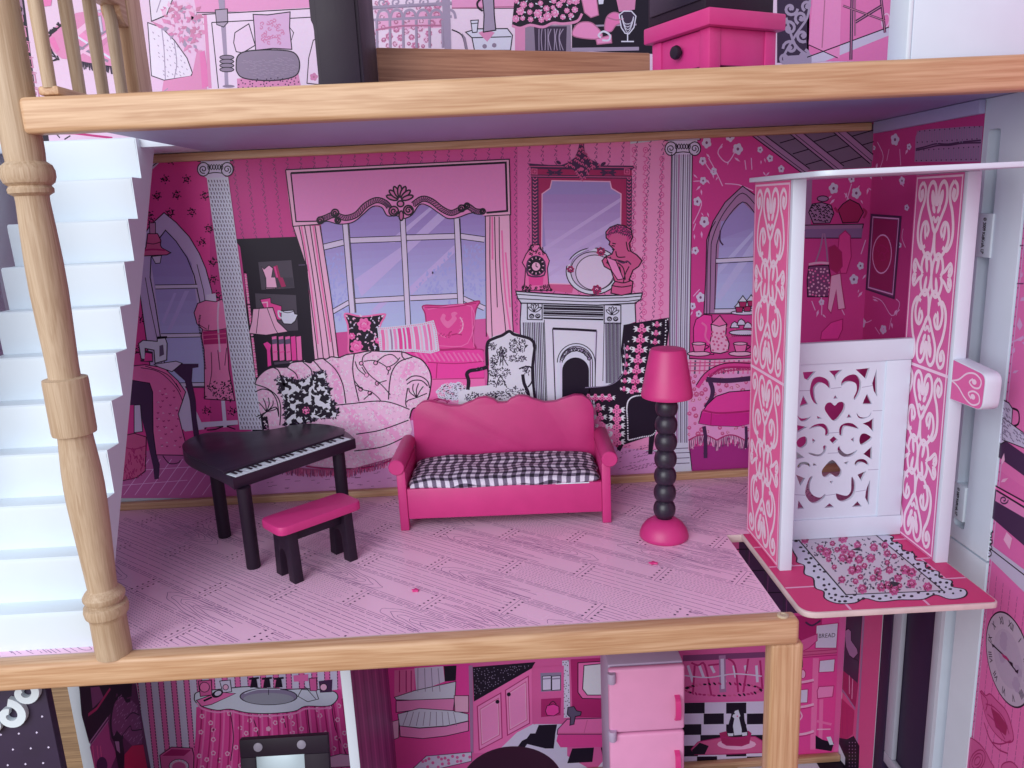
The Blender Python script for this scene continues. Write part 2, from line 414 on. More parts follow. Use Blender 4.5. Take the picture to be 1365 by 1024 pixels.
# staircase
ST = obj('staircase', None, HOUSE, 'white moulded stairs behind the turned post')
nose = [(-.298+.0203*i, .0307+.0365*i) for i in range(11)]
for i, (y, z) in enumerate(nose):
    bm = bmesh.new()
    prof = [(y, z-.0365), (y-.0012, z-.004), (y-.0008, z-.0012), (y+.0006, z), (y+.0285, z), (y+.0285, z-.005), (y+.0125, z-.0365)]
    bm_prism(bm, prof, -.424, -.3186, .0006, XF((0, 0, 0), (0, 1, 0), (0, 0, 1), (1, 0, 0)))
    finish(bm, 'stair_step', PLASTIC, ST, None, 30)
side = []
for y, z in nose: side += [(y-.0010, z-.0366), (y-.0010, z+.0002)]
side = [(-.2975, .0012)]+side[1:] + [(-.0576, .387), (-.284, .0012)]
bm = bmesh.new(); bm_prism(bm, side, -.3184, -.3176, 0, XF((0, 0, 0), (0, 1, 0), (0, 0, 1), (1, 0, 0))); finish(bm, 'stair_side', PLASTIC, ST, None, 20)
# railing round the stairwell, on the top floor
RAIL = obj('railing', None, HOUSE, 'pine railing beside the stairwell on the top floor')
box('bottom_rail', (-.2810, -.318, .4012), (-.2680, -.2005, .4068), PINE[1], RAIL, .0015)
for y in (-.3270, -.2890, -.2540, -.2225):
    lathe('baluster', [(.0041, .4056), (.0043, .43), (.0046, .452), (.0045, .4795)], BEECH, RAIL, 20, Matrix.Translation((-.2745, y+.012, 0)))
box('end_post', (-.2812, -.2, .3957), (-.2652, -.174, .53), PINE[2], RAIL, .001)
arch = [(-.2001, .4655)] + [(-.2001-.012*math.sin(a), .4655+.013*(1-math.cos(a))) for a in [math.pi*.5*i/8 for i in range(1, 9)]] + [(-.3055, .4795), (-.3055, .505), (-.2001, .505)]
bm = bmesh.new(); bm_prism(bm, arch, -.2805, -.2660, .0006, XF((0, 0, 0), (0, 1, 0), (0, 0, 1), (1, 0, 0))); finish(bm, 'top_rail', PINE[1], RAIL, None, 30)
# white guide post of the lift shaft: two strips with a long slot between them
GP = obj('guide_post', None, HOUSE, 'white slotted guide post beside the lift')
def slot_plate(z0, z1, s0, s1):
    return [(-.245, z0), (-.245, z1), (-.1888, z1), (-.1888, z0)], round_poly([(-.2105, s0), (-.2105, s1), (-.1945, s1), (-.1945, s0)], .004, 5)
ZS = [(-.392, -.0012, -.38, -.03), (.0008, .3866, .014, .362)]
for z0, z1, s0, s1 in ZS:
    out, hole = slot_plate(z0, z1, s0, s1)
    bm = bmesh.new()
    for x in (.4167, .4305):
        vo = [bm.verts.new((x, p[0], p[1])) for p in out]; vh = [bm.verts.new((x, p[0], p[1])) for p in hole]
        eo = [bm.edges.new((vo[i], vo[(i+1) % 4])) for i in range(4)]; eh = [bm.edges.new((vh[i], vh[(i+1) % len(vh)])) for i in range(len(vh))]
        bmesh.ops.triangle_fill(bm, use_beauty=True, use_dissolve=False, edges=eo+eh)
    bm.verts.ensure_lookup_table()
    n = 4+len(hole); V = list(bm.verts)
    for a0, m in ((0, 4), (4, len(hole))):
        for i in range(m):
            j = (i+1) % m
            try: bm.faces.new((V[a0+i], V[a0+j], V[n+a0+j], V[n+a0+i]))
            except ValueError: pass
    finish(bm, 'guide_plate', WHITE, GP, None, 30)
    box('slot_back', (.4307, -.244, z0+.001), (.4345, -.1892, z1-.001), LGREY, GP, .0002)
# pale label tabs in the slot, their lettering running downwards
for z0, z1, y0, y1, fs in ((.2585, .2945, -.2125, -.190, .0058), (.0215, .0545, -.209, -.1875, .0052)):
    t = box('label_tab', (.4152, y0, z0), (.4300, y1, z1), PLASTIC, GP, .0004)
    sh = Sheet((.4151, 0, 0), (-1, 0, 0), (0, -1, 0), t); mt = Motif(sh, 'lettering', 0); mt.uv = True
    mt.text('K', '\u00a9 2009 KidKraft, LP', -(y0+y1)/2-fs*.05, (z0+z1)/2, (0, -fs*.62), (fs*.95, 0)); mt.up(); mt.text('K', '\u00a9 2009 KidKraft, LP', -(y0+y1)/2-fs*.05+.00025, (z0+z1)/2-.0002, (0, -fs*.62), (fs*.95, 0)); mt.done()
# right wing, hinged on the guide post and swung toward the viewer
WA = math.radians(9.0); wd_ = Vector((-math.sin(WA), -math.cos(WA), 0))
wo = Vector((.4180, -.2462, 0)); wn = Vector((-math.cos(WA), math.sin(WA), 0))
WING = prism('wing_wall', [(0, -.424), (.30, -.424), (.30, .5), (0, .5)], -.007, 0, WHITE, HOUSE, .0004, XF(wo, wd_, (0, 0, 1), wn), 'pink printed wall of the right wing with a large clock')
# bottom floor door of the lift shaft: dark opening in a grey bevelled frame
SD = obj('shaft_door', None, HOUSE, 'dark lift shaft doorway with a grey bevelled frame')
box('jamb', (.4166, -.1034, -.392), (.424, -.0839, -.0088), DARK, SD, .0004)
box('door_panel', (.423, -.1772, -.392), (.427, -.1036, -.0088), DARK, SD, .0004)
def bar(name, lo, hi, mat): return box(name, lo, hi, mat, SD, .0012)
bar('frame', (.4172, -.1205, -.2995), (.4228, -.1036, -.0092), LGREY)
bar('frame', (.4172, -.1772, -.3135), (.4228, -.1036, -.2998), LGREY)
bar('frame', (.4168, -.1886, -.392), (.4226, -.1775, -.0092), LGREY)
for k, o in enumerate(list(HOUSE.children)):
    o.matrix_parent_inverse = Matrix.Translation((0, 0, .424))
# ============================================================ FURNITURE AND LIFT
# ---- toy grand piano (outline measured on the top board, world x, y)
PO = Vector((-.245, -.095, .0003))
piano = thing('grand_piano', 'black toy grand piano with printed keyboard in the left of the parlour', 'piano', PO)
def loc(pts, o): return [(p[0]-o.x, p[1]-o.y) for p in pts]
FLc, FRc = Vector((-.2402, -.1815)), Vector((-.1480, -.0735))
kd = (FRc-FLc).normalized(); kn = Vector((-kd.y, kd.x))      # along the keys, towards the tail
tail = [(-.1640, -.0425), (-.1850, -.0235), (-.2080, -.0140), (-.2250, -.0165), (-.2400, -.0265), (-.2560, -.0325), (-.2760, -.0330), (-.2960, -.0295), (-.3150, -.0300), (-.3250, -.0400), (-.3285, -.0600), (-.3230, -.0810), (-.3050, -.1090), (-.2570, -.1600)]
top = loc(round_poly([tuple(FLc), tuple(FRc)], 0)+[tuple(p) for p in crom([(-.1480, -.0735)]+tail+[(-.2402, -.1815)], 4)][1:-1], PO)
body = prism('body', top, .0795, .0905, BLACKS, piano, .0008)
lid = [tuple(FLc+kn*.0170+kd*.002), tuple(FRc+kn*.0170-kd*.001)] + [tuple(p) for p in crom(tail, 4)]
prism('lid', loc(lid, PO), .0906, .0930, BLACKS, piano, .0006)
for x, y in ((-.2345, -.1735), (-.2862, -.0975), (-.1655, -.0800)):
    lathe('leg', [(.0062, 0), (.0064, .0006), (.0064, .0793)], BLACK, piano, 20, Matrix.Translation((x-PO.x, y-PO.y, 0)))
KW, NK = .0150, 26
kb = FLc+kd*.0035+kn*.0012; kl = .1345
for i in range(NK):
    a = kb+kd*(kl*i/NK+.0003); b = kb+kd*(kl*(i+1)/NK-.0003)
    q = [tuple(a), tuple(b), tuple(b+kn*KW), tuple(a+kn*KW)]
    if i == 0:
        key = prism('white_key', loc(q, PO), .0904, .0910, PLASTIC, piano, .00012)
    else:
        k = key.copy(); COL.objects.link(k); k.parent = piano; k.location = (kd.x*kl*i/NK, kd.y*kl*i/NK, 0)
first = None
for i in range(NK-1):
    if i % 7 in (2, 6): continue
    a = kb+kd*(kl*(i+1)/NK-.0011)+kn*.0062; b = a+kd*.0022
    if first is None:
        first = (prism('black_key', loc([tuple(a), tuple(b), tuple(b+kn*(KW-.0063)), tuple(a+kn*(KW-.0063))], PO), .0911, .0919, BLACK, piano, .00012), i)
    else:
        k = first[0].copy(); COL.objects.link(k); k.parent = piano; t = kl*(i-first[1])/NK; k.location = (kd.x*t, kd.y*t, 0)
# ---- piano bench
BO = Vector((-.1735, -.1790, .0003)); BA = math.radians(42.5)
bench = thing('piano_bench', 'small pink topped bench on black arched legs beside the piano', 'bench', BO, BA)
st = round_poly([(-.0425, -.0190), (.0425, -.0190), (.0425, .0190), (-.0425, .0190)], .0085, 4)
prism('seat', st, .0480, .0565, PINKP, bench, .0016)
for s in (-1, 1):
    ar = [(-.0170, 0), (-.0070, 0), (-.0062, .017)]+[(-.0062*math.cos(t), .020+.0095*math.sin(t)) for t in [math.pi*i/10 for i in range(11)]]+[(.0062, .017), (.0070, 0), (.0170, 0), (.0140, .0478), (-.0140, .0478)]
    bm = bmesh.new(); bm_prism(bm, ar, -.0045, .0045, .0004, XF((s*.0285, 0, 0), (0, 1, 0), (0, 0, 1), (1, 0, 0))); finish(bm, 'leg_frame', BLACK, bench, None, 30)
box('stretcher', (-.0238, -.0085, .0365), (.0238, .0085, .0477), BLACK, bench, .0004)
# ---- sofa
SO = Vector((.0055, -.0665, .0003)); SA = math.radians(-2.4)
sofa = thing('toy_sofa', 'pink painted wooden sofa with scalloped back and rolled arms', 'sofa', SO, SA)
hw = .1085
def bk(x):   # scalloped top edge of the back rest
    t = abs(x)/.0995
    return crv(t)
def crv(t):
    P = [(0, .1085), (.05, .1088), (.10, .1130), (.18, .1158), (.26, .1150), (.36, .1105), (.47, .1070), (.58, .1074), (.70, .1112), (.80, .1138), (.88, .1132), (.95, .1085), (.985, .1040), (1, .0985)]
    for (a, b), (c, d) in zip(P, P[1:]):
        if t <= c: 
            u = (t-a)/(c-a); u = u*u*(3-2*u)*.5+u*.5; return b+(d-b)*u
    return P[-1][1]
xs = [-.0995+.199*i/80 for i in range(81)]
bp = [(-.0995, .0115)]+[(x, bk(x)) for x in xs]+[(.0995, .0115)]
bm = bmesh.new(); bm_prism(bm, bp, -.0475, -.0375, .0011, XF((0, 0, 0), (1, 0, 0), (0, 0, 1), (0, -1, 0))); finish(bm, 'backrest', PINKP, sofa, None, 30)
box('front_panel', (-.0985, -.0455, .0118), (.0985, -.0385, .0440), PINKP, sofa, .0009)
box('seat_board', (-.0985, -.0384, .0360), (.0985, .0374, .0425), PINKP, sofa, .0005)
for s in (-1, 1):
    x0, x1 = (s*.0986, s*.1075) if s > 0 else (s*.1075, s*.0986)
    box('arm_panel', (x0, -.0470, .0), (x1, -.0372, .0640), PINKP, sofa, .0010)
    box('arm_side', (x0+.0006, -.0371, .0115), (x1-.0006, .0374, .0620), PINKP, sofa, .0006)
    box('back_leg', (x0+.0003, .0375, 0), (x1-.0003, .0470, .0620), PINKP, sofa, .0010)
    lathe('arm_roll', [(.0072, -.0015), (.0080, -.0007), (.0080, .0880), (.0074, .0888)], PINKP, sofa, 28, XF((s*.1065, -.0480, .0685), (1, 0, 0), (0, 0, -1), (0, 1, 0)))
# worn white chip along the top of the front panel
box('chipped_paint', (.052, -.0458, .0432), (.086, -.0447, .0443), PLASTIC, sofa, .0003)
# ---- gingham cushion lying on the seat
m, N, L, B = nmat('gingham_cloth')
uvn = N.new('ShaderNodeUVMap'); sp = N.new('ShaderNodeSeparateXYZ'); L.new(uvn.outputs['UV'], sp.inputs[0])
def stripe(out, k):
    a = N.new('ShaderNodeMath'); a.operation = 'MULTIPLY'; a.inputs[1].default_value = k; L.new(out, a.inputs[0])
    b = N.new('ShaderNodeMath'); b.operation = 'FRACT'; L.new(a.outputs[0], b.inputs[0])
    c = N.new('ShaderNodeMath'); c.operation = 'GREATER_THAN'; c.inputs[1].default_value = .5; L.new(b.outputs[0], c.inputs[0]); return c
s1 = stripe(sp.outputs['X'], 1.0); s2 = stripe(sp.outputs['Y'], 1.0)
ad = N.new('ShaderNodeMath'); ad.operation = 'ADD'; L.new(s1.outputs[0], ad.inputs[0]); L.new(s2.outputs[0], ad.inputs[1])
dv = N.new('ShaderNodeMath'); dv.operation = 'MULTIPLY'; dv.inputs[1].default_value = .5; L.new(ad.outputs[0], dv.inputs[0])
cr = N.new('ShaderNodeValToRGB'); cr.color_ramp.interpolation = 'CONSTANT'
cr.color_ramp.elements[0].position = 0; cr.color_ramp.elements[0].color = lin((216, 208, 226))+(1,)
cr.color_ramp.elements[1].position = .75; cr.color_ramp.elements[1].color = lin((34, 27, 44))+(1,)
e3 = cr.color_ramp.elements.new(.25); e3.color = lin((112, 100, 124))+(1,)
L.new(dv.outputs[0], cr.inputs['Fac'])
tc = N.new('ShaderNodeTexCoord'); wv = N.new('ShaderNodeTexNoise'); wv.inputs['Scale'].default_value = 900.0; L.new(tc.outputs['Object'], wv.inputs['Vector'])
mx = N.new('ShaderNodeMix'); mx.data_type = 'RGBA'; mx.blend_type = 'OVERLAY'; mx.inputs[0].default_value = .45; L.new(cr.outputs['Color'], mx.inputs[6]); L.new(wv.outputs['Fac'], mx.inputs[7]); L.new(mx.outputs[2], B.inputs['Base Color'])
B.inputs['Roughness'].default_value = .9
bpn = N.new('ShaderNodeBump'); bpn.inputs['Strength'].default_value = .3; bpn.inputs['Distance'].default_value = .0004; L.new(wv.outputs['Fac'], bpn.inputs['Height']); L.new(bpn.outputs['Normal'], B.inputs['Normal'])
GING = m
cush = thing('seat_cushion', 'black and white gingham cushion lying on the pink sofa', 'cushion', (SO.x, SO.y, .0434), SA)
rnd = random.Random(3); nu, nv = 96, 44
bm = bmesh.new(); uvl = bm.loops.layers.uv.new('UVMap')
def cpt(i, j):
    u, v = i/nu*2-1, j/nv*2-1
    ed = (1-abs(u)**5)*(1-abs(v)**4)
    x = u*.0972*(1-.012*v*v)+.0012*math.sin(9*v+2*u); y = -.0050+v*.0432*(1-.05*u*u)+.0013*math.sin(7*u+1.3)*(1-abs(v)*.2)
    z = .0028+.0088*max(0, ed)**.38
    z += .0006*math.sin(11*u+3*v)*ed+.0004*math.sin(23*u*v+7*v)*ed + .0005*math.sin(5*v-8*u)*ed
    z += .0030*max(0, v)*ed
    if v < -.82: z += .0016*(math.sin(14*u)*.5)*(abs(v)-.82)/.18
    return Vector((x, y, z))
g = [[bm.verts.new(cpt(i, j)) for j in range(nv+1)] for i in range(nu+1)]
def uvq(f, ids):
    for lp, (i, j) in zip(f.loops, ids):
        lp[uvl].uv = (i/nu*21+.10*math.sin(j*.13), j/nv*10+.10*math.sin(i*.16)+.05*math.sin(i*.41))
for i in range(nu):
    for j in range(nv):
        f = bm.faces.new((g[i][j], g[i+1][j], g[i+1][j+1], g[i][j+1])); uvq(f, ((i, j), (i+1, j), (i+1, j+1), (i, j+1)))
# underside: closes the pillow, tucked in at the seam
und = [[(g[i][j] if i in (0, nu) or j in (0, nv) else bm.verts.new((g[i][j].co.x*.985, g[i][j].co.y*.975-.0001, .0003))) for j in range(nv+1)] for i in range(nu+1)]
for i in range(nu):
    for j in range(nv):
        f = bm.faces.new((und[i][j], und[i][j+1], und[i+1][j+1], und[i+1][j])); uvq(f, ((i, j), (i, j+1), (i+1, j+1), (i+1, j)))
finish(bm, 'cushion_cover', GING, cush, None, 80)
# ---- floor lamp, leaning slightly
lamp = thing('floor_lamp', 'toy floor lamp with pink cone shade on a black beaded pole', 'lamp', (.1556, -.1570, .0003)); lamp.rotation_euler = (0, math.radians(1.2), 0)
lathe('base', [(.0225, 0), (.0234, .0012), (.0232, .0040), (.0215, .0090), (.0180, .0140), (.0125, .0180), (.0080, .0195), (0, .0198)], PINKP, lamp, 48, None, None, 60)
pp = [(.0055, .0190), (.0075, .0200)]
for b in range(7):
    zc, hh = .0285+.0168*b, .0084
    for k in range(-4, 5):
        a = k/4*1.18; pp.append((.0060+.0046*math.cos(a*1.15), zc+hh*math.sin(a)/math.sin(1.18)))
pp += [(.0060, .1410)]
lathe('beaded_pole', pp, BLACKS, lamp, 32, None, None, 50)
lathe('shade', [(.0, .1392), (.0215, .1390), (.0232, .1396), (.0238, .1412), (.0234, .1440), (.0164, .1828), (.0152, .1846), (.0130, .1852), (0, .1853)], PINKP, lamp, 56, None, None, 35)
# ---- lift
lift = thing('lift_car', 'pink and white toy lift with scrollwork sides and lattice gate', 'lift', (.3065, -.235, -.0055))
LO = Vector((.3065, -.235, -.0055)); iv = Matrix.Translation(-LO)
def lbox(name, lo, hi, mat, bev=.0005, par=None, label=None):
    o = box(name, lo, hi, mat, par or lift, bev, label)
    if par is None: o.matrix_parent_inverse = iv
    return o
pl = round_poly([(.2296, -.1605), (.2290, -.3112), (.3850, -.3120), (.3840, -.1605)], [.0015, .014, .006, .0015], 8)
BASEP = prism('floor_plate', pl, -.0048, .0, EDGE, lift, .0007); BASEP.matrix_parent_inverse = iv
ROOFP = prism('roof_plate', pl, .3290, .3328, WHITE, lift, .0006); ROOFP.matrix_parent_inverse = iv
LPAN = lbox('side_panel', (.2380, -.2352, .0002), (.2398, -.1525, .3288), WHITE, .0002, None, 'left side panel printed with white scrollwork')
lbox('front_stile', (.2378, -.2403, .0002), (.2482, -.2354, .3288), WHITE, .0006)
lbox('inner_panel', (.2400, -.2352, .0003), (.2480, -.1527, .3286), WHITE, .0004)
RPAN = lbox('side_panel', (.3742, -.2368, .0002), (.3760, -.1664, .3288), WHITE, .0002, None, 'right side panel printed with white scrollwork')
lbox('inner_panel', (.3762, -.2368, .0003), (.3838, -.1664, .3286), WHITE, .0004)
lbox('front_stile', (.3736, -.2420, .0002), (.3845, -.2370, .3288), WHITE, .0006)
lbox('back_stile', (.2484, -.1602, .0003), (.2545, -.1545, .3287), GREY, .0004)
# handle: rounded tab standing out in front of the right panel
hp = round_poly([(-.2424, .1470), (-.2424, .1810), (-.2860, .1772), (-.2846, .1478)], [.0005, .0005, .008, .008], 6)
bm = bmesh.new(); bm_prism(bm, hp, .3740, .3868, .0008, XF((0, 0, 0), (0, 1, 0), (0, 0, 1), (1, 0, 0))); HAND = finish(bm, 'handle', WHITE, lift, None, 30); HAND.matrix_parent_inverse = iv
# gate at the back: frame and a pierced lattice
GATE = obj('gate', None, lift, 'white gate with heart lattice at the back of the lift'); GATE.matrix_parent_inverse = iv
GY = -.1800
lbox('top_rail', (.2487, GY-.0028, .1690), (.3738, GY+.0038, .1880), WHITE, .0006, GATE)
lbox('bottom_rail', (.2487, GY-.0026, .0008), (.3738, GY+.0038, .0200), WHITE, .0006, GATE)
lbox('stile', (.3508, GY-.0026, .0203), (.3728, GY+.0038, .1688), WHITE, .0006, GATE)
lbox('stile', (.2487, GY-.0020, .0203), (.2553, GY+.0038, .1688), WHITE, .0006, GATE)
GT = Sheet((0, GY, 0), (0, -1, 0), (1, 0, 0), None)
def ribbon3(bm, U, w, h, th=.0028, closed=False):
    n = len(U)
    pr_ = []
    for i in range(n):
        a = U[i-1] if (i or closed) else U[i]; c = U[(i+1) % n] if (i < n-1 or closed) else U[i]
        t = (c-a).normalized(); nn = Vector((-t.y, t.x))
        pr_.append([bm.verts.new(GT.at(U[i]+nn*(w/2)*s, hh)) for s, hh in ((-1, h), (1, h), (1, h-th), (-1, h-th))])
    for i in range(n if closed else n-1):
        A, Bq = pr_[i], pr_[(i+1) % n]
        for k in range(4): bm.faces.new((A[k], A[(k+1) % 4], Bq[(k+1) % 4], Bq[k]))
    if not closed:
        bm.faces.new(pr_[0]); bm.faces.new(pr_[-1][::-1])
HOLES = """98,142 165,138 125,185 105,175|235,135 305,130 275,160 268,185 260,160|375,128 450,120 430,180 405,155|485,125 488,270 470,240 462,200 478,150|135,235 150,180 185,165 225,180 240,205 240,228 215,205 185,198 160,225 160,260 165,290 175,312 155,300 140,270|300,215 305,185 335,160 375,155 400,185 402,225 390,262 372,288 365,275 380,240 378,205 355,192 325,195|100,265 125,310 80,325|435,255 462,310 412,310 418,290|265,400 225,360 212,330 225,305 248,302 265,318 285,300 310,300 320,320 308,355|268,262 280,280 258,282|68,370 90,385 130,380 145,370 120,395 90,400|380,355 400,378 440,375 458,350 450,372 415,387 390,380|172,372 198,385 175,388|340,360 355,380 328,382|68,420 120,430 70,460|470,382 468,455 440,425 412,412 445,400|130,440 160,418 205,412 230,435 235,470 215,475 215,445 190,428 155,434|290,470 292,430 320,410 360,412 392,440 355,430 320,427 308,450 305,475|66,505 85,485 110,480 120,495 118,520 95,540 75,535 66,520|462,488 430,515 405,525 395,505 398,480 410,465 428,465 438,470|260,478 282,498 258,520 238,498|148,490 165,502 150,518|368,482 366,510 350,495|125,565 150,580 190,584 215,562 222,530 205,530 205,558 180,574 150,568|290,530 300,552 325,572 355,566 385,550 360,580 320,588 290,572 280,545|65,560 105,590 66,600|462,530 460,600 430,580 415,572|68,640 80,620 105,613 130,620 138,640 120,630 95,628 80,645|370,620 385,602 415,598 438,613 443,632 420,618 395,618 378,634|155,618 172,632 150,634|340,608 330,627 312,618|252,602 290,640 302,665 292,690 270,692 248,678 225,692 205,690 197,665 210,640|62,680 110,700 85,740|385,680 432,660 405,715|130,700 150,690 138,720 135,760 155,790 190,800 215,780 212,800 180,825 150,830 125,810 110,770|355,690 372,720 372,770 350,805 310,822 280,810 272,780 295,785 330,790 350,765 352,725|238,715 258,712 248,728|75,815 105,858 70,862|238,830 255,845 262,852 210,855|385,820 408,848 355,850|452,705 445,840 425,800 430,760""".split('|')
bm = bmesh.new()
outer = [(.2555, .0201), (.3520, .0201), (.3520, .1689), (.2555, .1689)]
hl = []
for hs_ in HOLES:
    P = S2(hs_)
    if len(P) > 5: P = [tuple(p) for p in crom(P, 3, True)]
    hl.append([GT.hit(1045+p[0]*.25373, 460+p[1]*.25373) for p in P])
loops = [outer]+hl
layers = []
for h_ in (.0006, -.0024):
    es, lv = [], []
    for lp_ in loops:
        vs_ = [bm.verts.new(GT.at(p, h_)) for p in lp_]; lv.append(vs_)
        es += [bm.edges.new((vs_[i], vs_[(i+1) % len(vs_)])) for i in range(len(vs_))]
    bmesh.ops.triangle_fill(bm, use_beauty=True, use_dissolve=False, edges=es); layers.append(lv)
for a_, b_ in zip(*layers):
    for i in range(len(a_)):
        j = (i+1) % len(a_); bm.faces.new((a_[i], a_[j], b_[j], b_[i]))
LAT = finish(bm, 'lattice', WHITE, GATE, None, 25)
gw = Motif(Sheet((0, GY, 0), (0, -1, 0), (1, 0, 0), LAT), 'joint_line', 7, (1045, 460, .25373))
for s_ in ('465,345 515,343', '440,655 495,652', '245,228 300,222', '408,222 465,212', '80,240 135,238', '55,785 110,788', '215,790 272,782', '375,770 435,760', '232,462 290,458', '228,568 285,565'): gw.l((150, 152, 172), .8, s_, False)
gw.done()
# ---- things of the top floor
wr = thing('black_cabinet', 'tall black toy cabinet on the top floor, beyond the pine beam', 'cabinet', (-.094, -.235, .3956))
pf = [(-.0165, 0), (.0150, 0), (.0150, .16), (-.0180, .16), (-.0180, .052), (-.0168, .049), (-.0165, .045)]
bm = bmesh.new(); bm_prism(bm, pf, .0445, -.035, .0008, XF((0, 0, 0), (1, 0, 0), (0, 0, 1), (0, -1, 0))); finish(bm, 'carcass', BLACK, wr, None, 30)
box('door', (-.0140, -.0462, .006), (.0126, -.0447, .15), BLACK, wr, .0004)
pb = thing('pine_board', 'loose pine board lying at an angle on the top floor', 'board', (.035, -.155, .3956), math.atan2(.072, .2265))
box('plank', (-.1215, -.004, 0), (.1215, .004, .0490), REDPINE, pb, .0012)
ns = thing('nightstand', 'small pink nightstand with round black drawer knob on the top floor', 'nightstand', (.1685, -.2587, .3956), math.radians(-26+52))
# its corner points at the viewer
ns.rotation_euler = (0, 0, math.atan2(.030, .061))
box('table_top', (-.0350, -.0350, .0335), (.0350, .0350, .0445), PINKP, ns, .0012)
for x in (-1, 1):
    for y in (-1, 1):
        box('leg', (x*.0255-.005, y*.0255-.005, 0), (x*.0255+.005, y*.0255+.005, .0333), PINKP, ns, .0006)
box('side_board', (.0265, -.0204, .010), (.0295, .0204, .0333), PINKP, ns, .0003)
box('side_board', (-.0204, -.0295, .010), (.0204, -.0265, .0333), PINKP, ns, .0003)
box('back_board', (-.0204, .0265, .010), (.0204, .0295, .0333), PINKP, ns, .0003)
dr = box('drawer', (-.0295, -.0204, .010), (-.0262, .0204, .0330), PINKP, ns, .0006)
kn_ = lathe('knob', [(.0020, 0), (.0022, .0018), (.0044, .0026), (.0048, .0042), (.0040, .0062), (0, .0070)], BLACK, dr, 20, XF((-.0296, .0, .0225), (0, 1, 0), (0, 0, 1), (-1, 0, 0)))
tv = thing('black_box', 'black boxy toy standing on the pink nightstand', 'toy box', (.1685, -.2587, .4403), math.atan2(.030, .061))
box('case', (-.0330, -.0290, 0), (.0290, .0320, .055), BLACK, tv, .0012); box('face_plate', (-.0346, -.0250, .006), (-.0331, .0280, .050), BLACKS, tv, .0005)
wp = thing('white_cabinet', 'plain white toy cabinet at the right end of the top floor', 'cabinet', (.362, -.276, .4005))
wp.location.z = .3957
box('side_board', (-.0740, -.0240, 0), (-.0705, .0020, .16), PLASTIC, wp, .0010)
box('front_board', (-.0703, -.0240, .0005), (.0740, -.0200, .16), WHITE, wp, .0008)
box('back_board', (-.0703, .0015, .0005), (.0740, .0045, .16), WHITE, wp, .0008)
# ---- things of the bottom floor
fr = thing('toy_fridge', 'pink two door toy fridge standing in the bottom floor kitchen', 'fridge', (.1445, -.100, -.3923))
box('body', (-.0405, -.0180, 0), (.0400, .0420, .2310), FRSIDE, fr, .0018)
d1 = box('freezer_door', (-.0410, -.0262, .1530), (.0405, -.0186, .2300), FRIDGE, fr, .0030, None, 3)
d2 = box('fridge_door', (-.0410, -.0262, .006), (.0405, -.0186, .1505), FRIDGE, fr, .0030, None, 3)
def handle(p, z0, z1):
    bm = bmesh.new(); pts = crom([(-.0270, z1), (-.0330, z1-.004), (-.0345, (z0+z1)/2), (-.0330, z0+.004), (-.0270, z0)], 4)
    for a, b in zip(pts, pts[1:]):
        q = Vector((0, 0, 0)); v = b-a
        bm_prism(bm, [(a.x, a.y), (b.x, b.y), (b.x+.0028, b.y), (a.x+.0028, a.y)], .0290, .0345, 0, XF((0, 0, 0), (0, 1, 0), (0, 0, 1), (1, 0, 0)))
    finish(bm, 'handle', HOTP, p, None, 60)
handle(d1, .166, .196); handle(d2, .097, .128)
for z in (.2215, .1518):
    lathe('hinge', [(.0042, 0), (.0046, .0006), (.0046, .0112), (.0042, .0118)], FRSIDE, fr, 16, Matrix.Translation((-.0380, -.0272, z-.006)))
tbl = thing('round_table', 'round black toy table in front of the kitchen', 'table', (-.004, -.171, -.3923))
lathe('table_top', [(0, .1345), (.0505, .1345), (.0520, .1360), (.0520, .1395), (.0505, .1410), (0, .1410)], BLACKS, tbl, 48)
lathe('pedestal', [(.030, 0), (.030, .004), (.010, .012), (.007, .05), (.007, .12), (.014, .1343)], BLACK, tbl, 24)
vn = thing('dressing_mirror', 'black framed toy mirror leaning back in front of the printed washbasin', 'mirror', (-.2475, -.1450, -.3923))
TM = Matrix.Translation((0, 0, 0)) @ Matrix.Rotation(math.radians(-12), 4, 'X')
def tb_(name, lo, hi, mat, bev=.0008):
    bm = bmesh.new(); bm_box(bm, lo, hi, bev, 2, TM); return finish(bm, name, mat, vn)
W_ = .0475; HT = .1670
tb_('frame_rail', (-W_, -.004, HT-.0195), (W_, .004, HT), BLACK); tb_('frame_stile', (-W_, -.004, .02), (-W_+.0165, .004, HT-.0197), BLACK); tb_('frame_stile', (W_-.0265, -.004, .02), (W_, .004, HT-.0197), BLACK)
tb_('frame_rail', (-W_, -.004, 0), (W_, .004, .0198), BLACK)
m, N, L, B = nmat('mirror_foil'); B.inputs['Base Color'].default_value = lin((190, 206, 214))+(1,); B.inputs['Roughness'].default_value = .28; B.inputs['Metallic'].default_value = .35
tb_('mirror_foil', (-W_+.0166, -.0022, .02), (W_-.0266, .0022, HT-.0197), m, .0002)
for x in (-.0275, .0190):
    bm = bmesh.new(); bm_lathe(bm, [(.0048, 0), (.0048, .0008), (.0030, .0016), (0, .0018)], 20, TM @ XF((x, -.0040, HT-.0085), (1, 0, 0), (0, 0, 1), (0, -1, 0))); finish(bm, 'screw_cap', GREY, vn)
